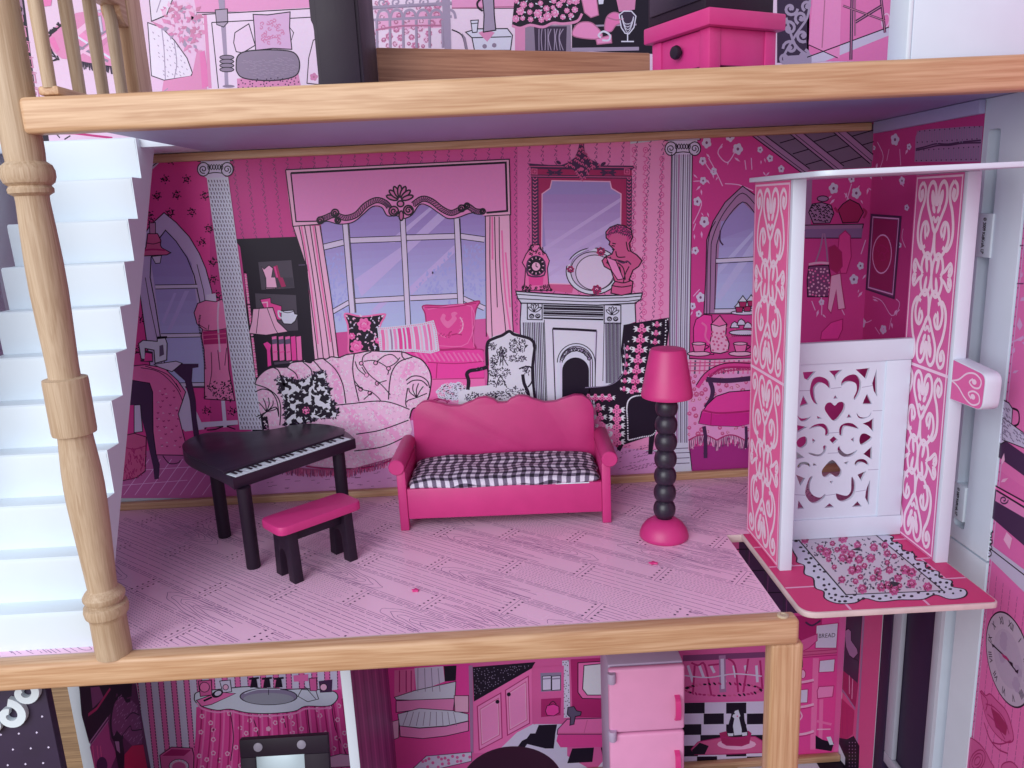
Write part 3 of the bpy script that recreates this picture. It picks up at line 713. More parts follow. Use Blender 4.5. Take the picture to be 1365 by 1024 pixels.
# dark toy facade with a white scroll bracket, at the lower left, outside the house
fc = thing('toy_facade', 'dark starry toy facade with white scroll bracket under the left end of the beam', 'facade', (-.4125, -.278, -.424))
fc_face = box('wall', (-.10, -.004, 0), (.0360, .004, .3930), DARK, fc, .0006)
box('ledge', (-.10, -.0120, .3932), (.0440, .004, .3985), PLASTIC, fc, .0010)
bm = bmesh.new()
def scroll(cx, cz, r, a0, turns, w, k, s=1):
    U = []
    for i in range(25):
        t = i/24; a = a0+s*turns*2*math.pi*t; q = r*(1-.72*t); U.append(Vector((cx+q*math.cos(a), cz+q*math.sin(a))))
    n = len(U); R_ = []
    for i in range(n):
        a = U[max(i-1, 0)]; c = U[min(i+1, n-1)]; t = (c-a).normalized(); nn = Vector((-t.y, t.x)); ww = w*(1-.25*i/n)
        R_.append([bm.verts.new((U[i].x+nn.x*ww/2*sg, -.0042-.0001*k if d == 0 else -.0085-.0001*k, U[i].y+nn.y*ww/2*sg)) for sg, d in ((-1, 1), (1, 1), (1, 0), (-1, 0))])
    for A, Bq in zip(R_, R_[1:]):
        for q in range(4): bm.faces.new((A[q], A[(q+1) % 4], Bq[(q+1) % 4], Bq[q]))
    bm.faces.new(R_[0]); bm.faces.new(R_[-1][::-1])
scroll(.0215, .3795, .0115, 1.7, .95, .0065, 1, -1); scroll(.0065, .3600, .0120, 1.5, 1.0, .0070, 3, -1); scroll(-.012, .3800, .0115, 1.4, .9, .0065, 5, 1); scroll(-.010, .3540, .0120, 1.4, 1.0, .0070, 7, 1)
finish(bm, 'scroll_bracket', PLASTIC, fc, None, 40)
st_ = Motif(Sheet((0, -.0041, 0), (0, -1, 0), (1, 0, 0), fc_face), 'printed_dots', 0, 'X', None, 'stuff'); st_.uv = True
for i in range(9):
    for j in range(24):
        x, z = -.094+i*.0145+(.007 if j % 2 else 0), .02+j*.0145
        st_.f('w', [(x, z), (x+.0014, z+.001), (x+.0004, z+.0022), (x-.0006, z+.001)])
st_.done()
# two pink scraps on the parlour floor
for (x, y), sd, lb in (((-.0778, -.2385), 1, 'pink paper scrap on the bare floor in front of the sofa, nearer the bench'), ((.1330, -.2135), 2, 'pink paper scrap on the floor in front of the floor lamp')):
    rr = random.Random(sd); P = [((.0030+.0016*rr.random()*(-1)**i)*math.cos(i*.7)*(1.0), (.0030+.0016*rr.random()*(-1)**i)*math.sin(i*.7)) for i in range(9)]
    o = prism('pink_scrap', P, 0, .0011, HOTP, None, .0002); o.location = (x, y, .0006); tag(o, lb, 'scrap', 'pink scraps on the floor')
# ============================================================ PRINT ON THE MIDDLE BACK WALL
BS = Sheet((0, 0, 0), (0, -1, 0), (1, 0, 0), BACK)
# ---- wallpaper fields
w = Motif(BS, 'printed_wallpaper', 0, 'X', 'magenta striped wallpaper print')
w.f('M', '150,196 300,192 352,664 140,664')
cols = [(180, 60, 128), (186, 70, 136), (192, 82, 146), (198, 98, 156), (206, 118, 168), (214, 138, 182)]
xs = [280, 420, 560, 690, 760, 840, 925]
for i in range(6):
    w.f(cols[i], [(xs[i], 192), (xs[i+1], 182), (xs[i+1], 600), (xs[i], 600)])
w.f((188, 60, 132), '905,180 1175,150 1160,600 905,600')
w.up()
# zigzag stitch lines of the centre paper
for i in range(34):
    x = 309+i*18.0; dx = .055*(640-x)/330*18
    if x > 895: break
    y0 = 204-(x-300)*.05; yb = 330 if 390 < x < 650 else 440; lean = (700-x)/400*.13
    P = [(x+lean*(y-y0)+(1.6 if k % 2 else -1.6), y) for k, y in enumerate(np.arange(y0, yb, 4.2))]
    w.dash('q', .9, P, 5, 2, False)
    w.dash('q', .6, [(p[0]+3.2, p[1]) for p in P[::2]], 2, 4, False)
# rose garlands at the right of the centre paper
for x0 in (858, 880, 843):
    for k, y in enumerate(range(200, 440, 24)):
        yy = y+(12 if x0 == 880 else 0); xx = x0+.008*(500-y)
        w.e(None, xx, yy, 3.0, 3.6, n=10, oc='d', ow=1.1); w.e('d', xx, yy, 1.3)
        w.l('d', .9, [(xx, yy+4), (xx-2, yy+8), (xx+2, yy+12), (xx-1, yy+17), (xx, yy+20)])
        w.l('d', .8, [(xx-4, yy+8), (xx+3, yy+11)]); w.l('d', .8, [(xx+4, yy+13), (xx-3, yy+16)])
w.done()
# ---- florets of the left paper
w = Motif(BS, 'printed_florets', 2, 'A', None, 'stuff')
def floret(m, x, y, r, c='K'):
    rn = random.Random(int(x*7+y))
    for i in range(7):
        a = i*.9+rn.random(); q = r*(.55+.4*rn.random())
        m.l(c, 1.5, [(x+q*math.cos(a), y+q*math.sin(a)), (x+q*.9*math.cos(a+.5), y+q*.9*math.sin(a+.5)), (x+q*.6*math.cos(a+.9), y+q*.6*math.sin(a+.9))])
    for i in range(6):
        a = i*1.05+rn.random()*.4; m.l(c, 1.2, [(x+r*1.0*math.cos(a), y+r*1.0*math.sin(a)), (x+r*1.35*math.cos(a+.15), y+r*1.35*math.sin(a+.15))])
    m.e('m', x, y, r*.3, n=8)
for x, y in ((360, 245), (320, 360), (450, 360), (270, 460), (390, 455), (560, 460), (222, 570), (350, 562), (480, 560), (585, 660), (610, 860), (540, 740), (240, 620)): floret(w, x, y, 22)
w.k('B')
for x, y in ((480, 78), (335, 610), (430, 605), (545, 608), (140, 190), (118, 330), (460, 10)): floret(w, x, y, 17)
w.done()
# ---- sloping skylight corner, left
w = Motif(BS, 'printed_skylight', 2, 'A')
w.f('w', '165,225 330,218 212,328 192,300'); w.up()
for s_ in ('180,290 262,222', '196,318 318,222', '188,300 285,224'): w.l('K', 1.1, s_, False)
w.done()
# ---- printed floor
w = Motif(BS, 'printed_floorboards', 2, 'X')
w.f((178, 94, 152), '140,612 345,572 345,664 140,664'); w.f('S', '335,566 560,560 560,660 335,664'); w.f('S', '560,560 900,606 930,606 930,640 560,660'); w.f((150, 44, 120), '915,596 1010,590 1005,640 915,640')
w.up()
for i in range(9):
    x = 150+i*15; w.l('s', .9, [(x, 660), (x+34, 612)], False)
w.l('s', .9, '150,648 250,640', False); w.l('s', .9, '165,628 262,622', False)
rn = random.Random(5)
for i in range(70):
    x = rn.uniform(820, 908); y = rn.uniform(594, 628); w.dash('q', .7, [(x, y), (x+rn.uniform(8, 18), y-rn.uniform(2, 5))], 3, 2)
for i in range(60):
    x = rn.uniform(350, 545); y = rn.uniform(622, 652); w.l('q', .6, [(x, y), (x+rn.uniform(3, 8), y-.5)], False)
w.done()
# ---- two columns
def volute_cap(m, x0, x1, y, c, sc_):
    wd = x1-x0
    m.f(c, [(x0+.02*wd, y), (x1-.02*wd, y-wd*.02), (x1-.02*wd, y+wd*.1), (x0+.02*wd, y+wd*.12)]); m.l('K', 1.2, [(x0+.02*wd, y), (x1-.02*wd, y-wd*.02), (x1-.02*wd, y+wd*.1), (x0+.02*wd, y+wd*.12)], False, True)
    m.f(c, [(x0+.1*wd, y+wd*.12), (x1-.1*wd, y+wd*.1), (x1-.08*wd, y+wd*.42), (x1-.25*wd, y+wd*.56), (x0+.25*wd, y+wd*.58), (x0+.08*wd, y+wd*.44)])
    m.up()
    for cx in (x0+.17*wd, x1-.17*wd):
        m.e(c, cx, y+wd*.34, wd*.165, wd*.19, oc='K', ow=1.3)
        m.up(); m.spiral('K', 1.2, cx, y+wd*.34, wd*.12, 1.2, 1.4, 1 if cx < (x0+x1)/2 else -1); m.base -= 1
    m.l('K', 1.2, [(x0+.3*wd, y+wd*.46), (x0+.5*wd, y+wd*.43), (x1-.3*wd, y+wd*.45)])
    for i in range(6):
        xx = x0+wd*(.32+.072*i); m.e(None, xx, y+wd*.28, wd*.03, wd*.07, n=8, oc='K', ow=1.0)
w = Motif(BS, 'printed_column', 15, 'X', 'white printed column with ionic capital')
w.f('W', '276,236 304.5,236 350,572.5 320,572.5'); w.up()
for r_ in range(62):
    t = (r_+.5)/62; xl = 276.4+43.5*t; xr = 304+46*t; y = 239+333*t
    for c_ in range(7):
        x = xl+(xr-xl)*(c_+.65+(.25 if r_ % 2 else -.1))/7.2
        w.l('g', 1.25 if c_ < 5 else 1.0, [(x-.6, y-1.7), (x+.5, y+1.7)], False)
w.base -= 1
volute_cap(w, 263.5, 311.5, 209.5, 'w', 1); w.done()
w = Motif(BS, 'printed_column', 6, 'X', 'grey white fluted printed column with ionic capital')
w.f('W', '895.5,204 922.2,204 917,560 918,600 896,600 892,470'); w.f('W', '893,596 918,596 920,612 922,630 900,630'); w.up()
for i, (wd, c) in enumerate(((1.0, 'g'), (2.2, 'G'), (1.0, 'g'), (2.4, 'x'), (.8, 'G'), (1.6, 'g'), (.9, 'G'), (1.2, 'g'), (2.0, 'G'))):
    t = (i+.3)/9.2; w.l(c, wd, [(895.5+26.7*t, 206), (892.5+25.2*t, 440), (893.5+24*t, 590)], False)
for y in (598, 604, 611, 618): w.l('g', 1.2, [(896, y), (919, y-1)], False)
w.l('K', 1.1, '895,205 892,440 893,600 893,622', False); w.l('K', 1.1, '922.6,205 917.8,545 918.5,592 922,626', False)
w.base -= 1; volute_cap(w, 886, 934, 182, 'w', 1); w.done()
# ---- arched window, left room
w = Motif(BS, 'printed_arched_window', 3, 'B', 'lavender arched window print at the left')
oa = '185,500 132,120 112,-20 118,-110 140,-190 175,-240 235,-295 290,-250 350,-185 395,-110 425,-40 452,60 470,200 500,500'
w.f((178, 162, 200), oa); w.l('K', 1.3, oa, False, True); w.up()
ga = '255,500 195,120 172,0 176,-90 200,-160 242,-215 290,-165 340,-90 372,-10 400,120 430,480'
w.grad('L', 'B', '178,-60 360,-60 440,495 255,500', 10); w.f('L', '172,-60 178,-100 200,-160 242,-215 290,-165 340,-100 362,-60'); w.l('K', 1.3, ga, False, True)
w.l('K', .9, '150,0 172,130 215,330 235,480', False); w.l('K', .9, '385,-60 415,60 440,250 455,420', False)
w.up()
for y in (40, 262, 486): w.f('w', [(190+y*.12, y-6), (382+y*.1, y-9), (384+y*.1, y+8), (192+y*.12, y+11)]); w.l('K', 1.0, [(190+y*.12, y-6), (382+y*.1, y-9)], False); w.l('K', 1.0, [(192+y*.12, y+12), (384+y*.1, y+8)], False)
w.f((166, 156, 204), '250,240 330,60 350,60 268,240'); w.f((166, 156, 204), '225,200 280,70 292,70 236,210')
w.f('w', '185,500 330,495 420,690 330,700'); w.done()
# ---- hanging lamp in the left window
w = Motif(BS, 'printed_wall_lamp', 8, 'A')
w.fl('r', 'K', 1.2, '215,690 250,684 275,690 295,730 292,760 300,775 355,805 330,818 185,825 195,790 205,770')
w.fl((176, 120, 160), 'K', 1.0, '225,625 262,622 262,690 228,690'); w.l('m', 2.2, '192,790 250,785 320,790'); w.l('K', 1.0, '205,745 250,752 292,740')
w.fl('w', 'K', 1, '240,828 298,822 290,868 262,870'); w.done()
# ---- dressmaker's dummy
w = Motif(BS, 'printed_dress_form', 8, 'B', 'pink dress on a printed dressmaker form')
w.f('w', '428,78 470,72 474,110 425,112'); w.f('w', '495,560 512,560 522,680 505,682')
dr_ = '372,160 388,118 425,104 470,110 500,98 520,150 520,230 530,420 556,560 420,552 418,330 405,270 410,235 385,210'
w.f((206, 116, 164), dr_); w.l('K', 1.2, dr_, False, True); w.up()
w.f('m', '412,245 518,235 520,300 416,305'); w.up()
for s_ in ('414,262 518,254', '414,282 520,274'): w.l('r', 1.4, s_, False)
for s_ in ('410,238 455,242 518,232', '450,340 452,430 440,500', '480,330 490,420', '520,320 512,400', '395,215 430,235', '440,215 436,238'): w.l('K', .9, s_)
w.dash('K', 2.4, '400,170 395,220 410,300 424,420', 4, 3); w.dash('W', 2.2, '484,110 480,200 490,340', 3, 2)
rn = random.Random(9)
for x, y in w.inside('420,480 545,470 556,560 418,552', 90, 3): w.l('K', 1.4, [(x, y), (x+rn.uniform(-9, 9), y+rn.uniform(-9, 9))], False)
w.done()
w = Motif(BS, 'printed_stand_feet', 8, 'B')
for s_ in ('420,690 440,672 490,678 560,668', '505,676 470,690 430,694', '520,676 560,690'): w.l('K', 1.6, s_)
w.f('w', '300,664 570,648 572,668 300,692'); w.done()
# ---- sewing table with machine
w = Motif(BS, 'printed_sewing_table', 9, 'B', 'black printed sewing table with a white machine and pink cloth')
w.f('D', '275,420 318,392 392,392 392,408 366,412 362,470 380,560 384,640 392,690 395,716 372,726 366,690 352,560 330,470'); w.f('D', '60,452 180,470 190,520 186,700 206,820 216,850 212,915 192,918 186,860 150,700 118,580 60,580')
w.up(); w.fl('n', 'K', 1.2, '95,402 150,396 235,410 300,470 334,520 300,620 335,760 330,808 200,806 186,700 184,520 170,480 60,462'); w.up()
for s_ in ('130,410 215,430 290,500 320,560', '150,402 250,440 300,500', '290,480 312,520'): w.l('K', 1, s_)
for x, y in w.inside('200,500 280,500 320,780 205,780', 26, 4, 22): w.l('m', 1.2, [(x-4, y), (x, y+5), (x+5, y)])
for x, y in w.inside('200,500 280,500 320,780 205,780', 14, 8, 26): w.l('P', 1.2, [(x-4, y), (x, y-4), (x+4, y)])
w.fl('w', 'K', 1.2, '190,395 290,380 318,390 272,428 215,408'); w.fl('W', 'K', 1.3, '120,300 140,285 205,290 205,275 240,270 250,300 248,375 195,390 190,330 150,322 150,372 132,370')
w.up(); w.f('K', '205,268 250,266 250,276 205,280'); w.f('g', '215,310 232,305 236,350 215,360'); w.f('k', '150,330 185,338 186,385 130,382 128,375 150,372'); w.f('M', '152,342 180,346 182,378 145,380')
w.l('K', 1.2, '230,810 260,845 300,842 310,830'); w.done()
w = Motif(BS, 'printed_basket', 9, 'B')
w.fl('r', 'K', 1.1, '50,720 100,708 155,725 150,880 110,910 40,925'); w.up()
rn = random.Random(2)
for x, y in w.inside('50,775 150,765 148,880 105,905 45,915', 60, 6): w.l('m', 1.1, [(x, y), (x+rn.uniform(-8, 8), y+14)], False)
w.l('m', 1.4, '50,770 100,780 152,765'); w.fl('w', 'K', 1, '100,580 128,578 138,700 100,705'); w.done()
# ---- bookcase
w = Motif(BS, 'printed_bookcase', 9, 'A', 'black printed bookcase with books, teapot and lamp')
w.f('K', '750,722 1205,705 1200,735 1178,755 1190,1040 1330,2060 860,2100 805,1000 775,770 756,745')
w.up(); w.f((70, 62, 76), '885,862 1085,850 1105,1018 905,1030'); w.l('g', 1.0, '1130,880 1180,878 1192,1030', False)
w.fl('P', 'K', 1.0, '905,890 920,905 950,880 975,900 965,960 985,1000 990,1022 930,1024 938,980 920,930'); w.f('R', '975,890 1000,880 1035,1015 1010,1020')
w.l('M', 2, '985,890 1015,1015', False); w.f('M', '940,965 960,955 975,975 960,990 945,985')
w.k('B')
w.f((70, 62, 76), '650,72 835,80 845,240 660,250'); w.f((58, 52, 66), '690,0 820,0 828,45 700,48'); w.f('P', '700,0 740,0 748,44 702,44'); w.f('R', '752,0 775,0 790,40 770,44')
w.up(); w.fl('M', 'K', 1, '672,100 720,92 722,115 770,130 772,195 745,190 690,140'); w.l('P', 1.6, '680,115 705,112 706,135', False)
w.fl('W', 'K', 1.3, '768,152 825,148 830,165 845,168 832,198 815,212 780,210 768,190'); w.l('W', 2.0, '770,158 756,152 758,175 770,185'); w.l('K', 1.0, '775,155 800,160 826,153')
w.fl('P', 'K', 1.3, '640,142 730,136 752,200 800,246 700,262 620,254 634,200'); w.up(); w.l('K', .9, '668,142 655,254'); w.l('K', .9, '705,140 735,220 752,252'); w.base -= 1
for i, (x, c) in enumerate(((724, 'h'), (755, 'h'), (785, 'h'), (810, 'H'), (835, 'h'))):
    w.fl(c, 'K', 1.0, [(x, 268), (x+24, 264), (x+30, 376), (x+6, 380)])
    w.up()
    if i < 3: w.f('g', [(x+2, 282), (x+24, 278), (x+26, 300), (x+4, 304)]); w.l('M', 1.4, [(x+8, 340), (x+28, 336)], False)
    w.base -= 1
w.fl('H', 'K', 1, '685,300 705,290 724,305 720,330 725,400 706,408 702,330'); w.l('K', 1.6, '660,262 860,252', False); w.f((74, 60, 80), '735,385 850,375 852,384 738,396'); w.done()
w = Motif(BS, 'printed_fringe', 9, 'B')
rn = random.Random(14)
for i in range(120):
    t = i/119; x = 604+52*t; y = 0+470*t-20; w.l('n' if i % 3 else 'P', 1.6, [(x-4, y), (x+6, y+rn.uniform(-4, 4))], False)
w.done()
# ---- valance, curtains, window
w = Motif(BS, 'printed_window', 4, 'C', 'wide printed bay window with pink curtains and valance')
w.grad((140, 114, 178), (172, 184, 224), '225,330 1145,300 1150,960 300,1040', 18)
w.up()
for q in ('420,750 690,560 730,555 450,800', '440,800 905,360 960,370 460,840', '720,790 965,560 968,600 730,835', '510,920 570,860 610,865 520,945', '600,545 830,355 850,360 640,548'): w.f((180, 164, 214), q)
rn = random.Random(11)
for reg, n in (('255,640 370,600 400,860 300,900', 80), ('780,760 960,580 980,830 730,840', 70), ('1020,560 1130,560 1130,850 1015,830', 80), ('300,900 390,880 420,940 305,1000', 30), ('920,870 1010,890 1000,990', 12)):
    for x, y in w.inside(reg, n, 7): w.leaf((150, 152, 208), x, y, rn.uniform(14, 30), rn.uniform(-2.4, -.6), .5)
w.up()
def mull(a, b, wd, c=(196, 184, 212)):
    (x0, y0), (x1, y1) = a, b; L_ = math.hypot(x1-x0, y1-y0); nx, ny = -(y1-y0)/L_*wd/2, (x1-x0)/L_*wd/2
    q = [(x0+nx, y0+ny), (x1+nx, y1+ny), (x1-nx, y1-ny), (x0-nx, y0-ny)]
    w.f(c, q); w.l('K', 1.0, [q[0], q[1]], False); w.l('K', 1.0, [q[3], q[2]], False)
mull((250, 572), (360, 545), 32); mull((395, 535), (680, 525), 30); mull((705, 520), (975, 512), 30); mull((1000, 512), (1130, 530), 30)
mull((300, 925), (392, 872), 24); mull((425, 865), (700, 850), 28); mull((725, 850), (985, 838), 28); mull((1010, 850), (1130, 905), 26)
w.up(); mull((372, 440), (412, 930), 34); mull((683, 410), (716, 1040), 28); mull((980, 415), (1000, 880), 32)
w.l('K', 1.0, '384,440 424,930', False); w.l('K', 1.0, '992,415 1016,830', False)
w.up()
# curtains
w.f('P', '85,455 232,455 262,640 300,900 345,1290 215,1290 190,1020 165,700'); w.f('P', '1133,400 1268,395 1285,1030 1300,1140 1190,1140 1140,1030'); w.up()
for s_ in ('118,455 150,620 200,1000 235,1290', '148,455 190,700 240,1080 262,1290', '178,455 215,700 270,1060 296,1290', '205,455 250,760 300,1100 322,1290', '232,455 262,640 300,900 345,1290', '85,455 165,700'): w.l('K', 1.25, s_)
for s_ in ('130,455 175,720 222,1100', '195,455 236,740 290,1090'): w.l('n', 2.0, s_)
for s_ in ('1160,405 1160,700 1175,1140', '1185,405 1190,640 1200,900', '1210,405 1215,700 1245,1020 1250,1140', '1135,400 1140,1060', '1268,395 1280,900 1292,1100'): w.l('K', 1.2, s_)
for s_ in ('1172,405 1174,640', '1225,480 1240,800 1270,1020', '1245,600 1270,900'): w.l('n', 2.2, s_)
w.done()
w = Motif(BS, 'printed_valance', 12, 'C', 'pink printed valance with scroll carving')
vb = '45,150 1265,92 1270,395 1130,402 1085,380 1040,390 985,410 930,415 880,385 820,345 775,340 735,395 690,415 650,400 600,400 570,355 520,350 470,390 430,425 390,442 330,445 270,430 235,445 85,458'
w.f((206, 128, 182), vb); w.up(); w.f('P', '45,150 1265,92 1266,108 68,166 100,430 220,430 222,446 82,456 60,300'); w.f('P', '1250,105 1268,98 1272,395 1130,402 1132,386 1254,374'); w.up()
w.l('K', 1.3, '45,150 1265,92 1272,395 1130,402', False); w.l('K', 1.3, '45,150 85,458 235,446', False); w.l('K', 2.6, '74,168 1246,110 1254,374 1140,384', False); w.l('K', 1.6, '74,168 102,432 215,430', False)
rope = [(225, 425), (262, 412), (310, 395), (370, 412), (430, 395), (480, 345), (540, 315), (590, 330), (610, 355)]
rope2 = [(740, 340), (790, 308), (840, 320), (900, 365), (950, 385), (1000, 365), (1040, 350), (1080, 375), (1120, 378)]
for R_ in (rope, rope2):
    w.l('K', 7.8, R_); w.up(); w.l((166, 92, 140), 4.8, R_); w.up()
    cp = crom(R_, 5)
    for a, b in zip(cp[::1], cp[1::1]):
        t = (b-a).normalized(); n_ = Vector((-t.y, t.x)); m_ = (a+b)/2; w.l('D', 1.3, [tuple(m_+n_*9-t*6), tuple(m_-n_*9+t*6)], False)
    w.base -= 2
w.up(2)
w.l('K', 1.3, vb.split('1130,402 ')[1].rsplit(' 85', 1)[0])
for i in range(7):
    a = -math.pi/2+(i-3)*.42; w.e((184, 104, 152), 668+44*math.cos(a), 318+52*math.sin(a), 32, 12, a, 12, 'K', 2.0)
w.up(); w.e((184, 104, 152), 672, 335, 18, 16, oc='K', ow=2.0)
for x, y, r_, sg in ((635, 375, 26, 1), (715, 370, 26, -1), (235, 425, 18, 1), (315, 385, 20, 1), (330, 425, 15, -1), (1005, 360, 18, 1), (1035, 345, 14, -1), (1120, 376, 14, -1)):
    w.e((176, 98, 146), x, y, r_, r_, oc='K', ow=2.0); w.up(); w.spiral('K', 1.8, x, y, r_*.75, 0, 1.3, sg); w.base -= 1
w.e((176, 98, 146), 676, 400, 12, 26, oc='K', ow=1.8); w.done()
# ---- window seat and its pillows (crop D)
w = Motif(BS, 'printed_window_seat', 8, 'D', 'hot pink cushioned window seat print')
w.f('H', '860,350 1232,332 1278,345 1282,490 1000,494 900,420'); w.f('h', '1000,490 1285,486 1290,620 1180,640 960,640'); w.up()
for s_ in ('900,352 1235,336 1278,348', '985,405 1130,412 1280,400', '1010,494 1282,488', '1035,408 1030,490'): w.l('m', 1.3, s_)
for i in range(14): w.l('h', 2.4, [(920+i*25, 352+random.uniform(0, 10)), (950+i*25, 400)], False)
w.done()
w = Motif(BS, 'printed_pillow', 10, 'D', 'black printed pillow with pink roses')
pl_ = '552,150 640,165 750,152 760,165 735,215 730,300 738,345 690,350 640,348 575,356 570,290 566,210'
w.f('K', pl_); w.l('n', 2.2, pl_, True, True); w.up()
def rose(m, x, y, r, c='h', c2='M', o=None):
    rn = random.Random(int(x+3*y))
    if o: m.flower(o, None, x, y, r*1.18, 7, 0.3)
    m.flower(c, None, x, y, r, 7, rn.random()*6); m.up()
    for i in range(7):
        a = i*.9+rn.random(); q = r*(.35+.45*rn.random())
        m.l(c2, 1.1, [(x+q*math.cos(a), y+q*math.sin(a)), (x+q*1.05*math.cos(a+.5), y+q*1.05*math.sin(a+.5)), (x+q*.8*math.cos(a+1.0), y+q*.8*math.sin(a+1.0))])
    m.l('P', 1.0, [(x-r*.3, y), (x, y-r*.3), (x+r*.3, y)]); m.base -= 1
for x, y, r in ((652, 208, 36), (612, 322, 34), (588, 268, 18), (725, 292, 16)): rose(w, x, y, r)
rn = random.Random(4)
for x, y in w.inside('565,165 745,160 725,340 580,350', 34, 5, 20):
    if min((x-652)**2+(y-208)**2-42**2, (x-612)**2+(y-322)**2-40**2) > 0:
        for k in range(2): w.leaf('P' if rn.random() < .6 else 'w', x, y, rn.uniform(12, 20), rn.uniform(0, 6.28), .55)
w.done()
w = Motif(BS, 'printed_pillow', 11, 'D', 'striped pink and white printed pillow')
pl_ = '728,228 790,225 880,215 960,205 1012,192 1026,240 1040,340 1000,352 900,342 800,345 742,350 736,290'
w.f('W', pl_); w.up()
for t, wd, c in ((.05, 9, 'n'), (.12, 7, 'P'), (.2, 5, 'x'), (.27, 8, 'p'), (.36, 10, 'M'), (.44, 6, 'H'), (.52, 10, 'M'), (.58, 4, 'P'), (.66, 12, 'n'), (.74, 6, 'P'), (.82, 9, 'p'), (.9, 7, 'n'), (.95, 5, 'P')):
    x0 = 732+282*t; x1 = 740+296*t; w.l(c, wd*.45, [(x0, 230-36*t), ((x0+x1)/2+3, 290-20*t), (x1, 347-2*t)])
w.up(); w.l('W', 3.4, pl_, False, True); w.up(); w.dash('n', 1.4, pl_+' 728,228', 5, 5, False); w.done()
w = Motif(BS, 'printed_pillow', 9, 'D', 'hot pink printed pillow with a pale rooster')
pl_ = '962,108 1060,108 1180,98 1256,84 1240,125 1228,200 1222,290 1235,335 1150,332 1040,335 1035,280 985,220 972,150'
w.f('M', pl_); w.l('m', 1.8, pl_, True, True); w.up()
w.l('h', 1.2, '985,128 1215,112 1195,305 1040,318'); w.l('m', 1.2, '972,116 1090,118 1240,95'); w.l('h', 1.2, '1215,112 1222,250 1228,325')
w.f('n', '1055,168 1066,150 1080,160 1076,178 1092,190 1112,170 1108,150 1128,140 1142,150 1130,160 1138,178 1118,205 1095,225 1078,218 1062,200 1052,180', True)
for s_, c in (('1155,168 1170,200 1165,235 1145,258', 'P'), ('1030,240 1050,262 1080,275', 'n'), ('1110,262 1140,256 1165,262', 'm'), ('1095,268 1100,250 1112,244', 'm')): w.l(c, 1.6, s_)
for i in range(9): w.leaf('n', 1158+8*math.sin(i*.5), 170+i*10, 13, (-.6 if i % 2 else 2.6), .5)
for i in range(8): w.leaf('m', 1045+i*8, 258+i*2, 12, (-1.2 if i % 2 else .9), .5)
w.done()
# ---- tufted loveseat
w = Motif(BS, 'printed_loveseat', 12, 'D', 'tufted pink damask loveseat print')
body = '80,520 90,490 130,450 175,432 245,430 270,408 330,400 370,408 385,395 430,385 455,388 480,376 520,380 560,365 610,358 680,346 760,348 850,350 900,370 950,390 985,430 1003,480 1000,540 985,600 940,640 905,650 890,700 905,760 860,860 800,930 620,965 380,950 200,900 120,745 115,690 85,600'
w.f((222, 178, 210), body); w.up()
w.f('K', '112,680 145,690 155,760 120,755'); 
for q in ('480,420 520,410 545,620 500,625', '880,400 930,400 900,470 830,500', '540,640 600,650 780,960 720,960', '680,640 740,680 900,840 850,880', '250,470 300,440 330,520 300,560'): w.f((226, 158, 204), q)
w.up(); rn = random.Random(21)
for x, y in w.inside(body, 620, 9, 12):
    a = rn.uniform(0, 6.28); r_ = rn.uniform(6, 11)
    w.l((236, 222, 238), 1.15, [(x+r_*math.cos(a), y+r_*math.sin(a)), (x+r_*.8*math.cos(a+1.5), y+r_*.8*math.sin(a+1.5)), (x+r_*.5*math.cos(a+3), y+r_*.5*math.sin(a+3)), (x, y)])
for x, y in w.inside(body, 330, 10, 16):
    a = rn.uniform(0, 6.28); w.l((188, 140, 178), .8, [(x, y), (x+8*math.cos(a), y+8*math.sin(a)), (x+11*math.cos(a+.9), y+11*math.sin(a+.9))])
w.up(); w.l('K', 1.6, body.split(' 905,760')[0]); w.base += 1
for s_ in ('175,432 200,445 215,475', '245,430 290,460 305,490', '385,395 430,450 440,520', '440,388 500,440 540,520 556,620', '600,362 592,430 600,500 625,610', '330,402 372,440 380,480', '850,350 852,375 870,392', '905,378 840,400 800,450 785,520 780,600', '80,520 150,545 200,590 215,650 210,735', '82,560 120,545 165,560 195,610 205,680', '500,630 600,620 720,608 800,618 890,652', '880,540 870,610 875,640', '872,500 905,478 950,480 985,505 995,540', '876,520 910,500 955,502 985,530', '610,782 720,765 800,740 885,708', '600,870 740,850 830,815 870,790', '345,950 480,962 640,958 760,930 840,890'): w.l('K', 1.45, s_)
for s_ in ('600,500 640,545 690,560 735,600 730,612', '640,410 680,470 740,520 790,575', '650,400 700,395 740,410 780,440 775,470', '720,400 760,370 800,365 830,390', '655,470 620,440 605,400', '640,545 610,525', '690,565 650,600', '665,470 640,430', '770,435 815,410 840,380', '690,350 650,370 640,410', '720,515 770,500'): w.l('K', 1.25, s_)
for x, y in ((637, 410), (712, 408), (780, 437), (665, 472), (720, 515), (634, 546), (682, 566)): w.e((214, 150, 190), x, y, 10, oc='K', ow=1.2)
for cx, cy, sg in ((140, 665, 1), (928, 590, -1)):
    for a in (-2.4, -1.9, -1.4, -.9, -.3, 2.8): w.l('K', 1.3, [(cx, cy), (cx+38*math.cos(a)+sg*8, cy+52*math.sin(a)*.8), (cx+56*math.cos(a), cy+76*math.sin(a))])
w.l('K', 1.5, '100,700 140,665 190,640 205,690'); w.l('m', 2.0, '350,950 480,966 640,962 760,934 840,894')
rn = random.Random(3)
for i in range(190):
    t = i/189; x = 220+620*t; yb = 950+18*math.sin(3.1*t)-55*max(0, t-.55)/.45*1.1; w.l('q' if i % 2 else 'r', 1.0, [(x, yb), (x+rn.uniform(-7, 7), yb+rn.uniform(28, 46))], False)
w.done()
w = Motif(BS, 'printed_pillow', 17, 'D', 'black and white floral printed pillow on the loveseat')
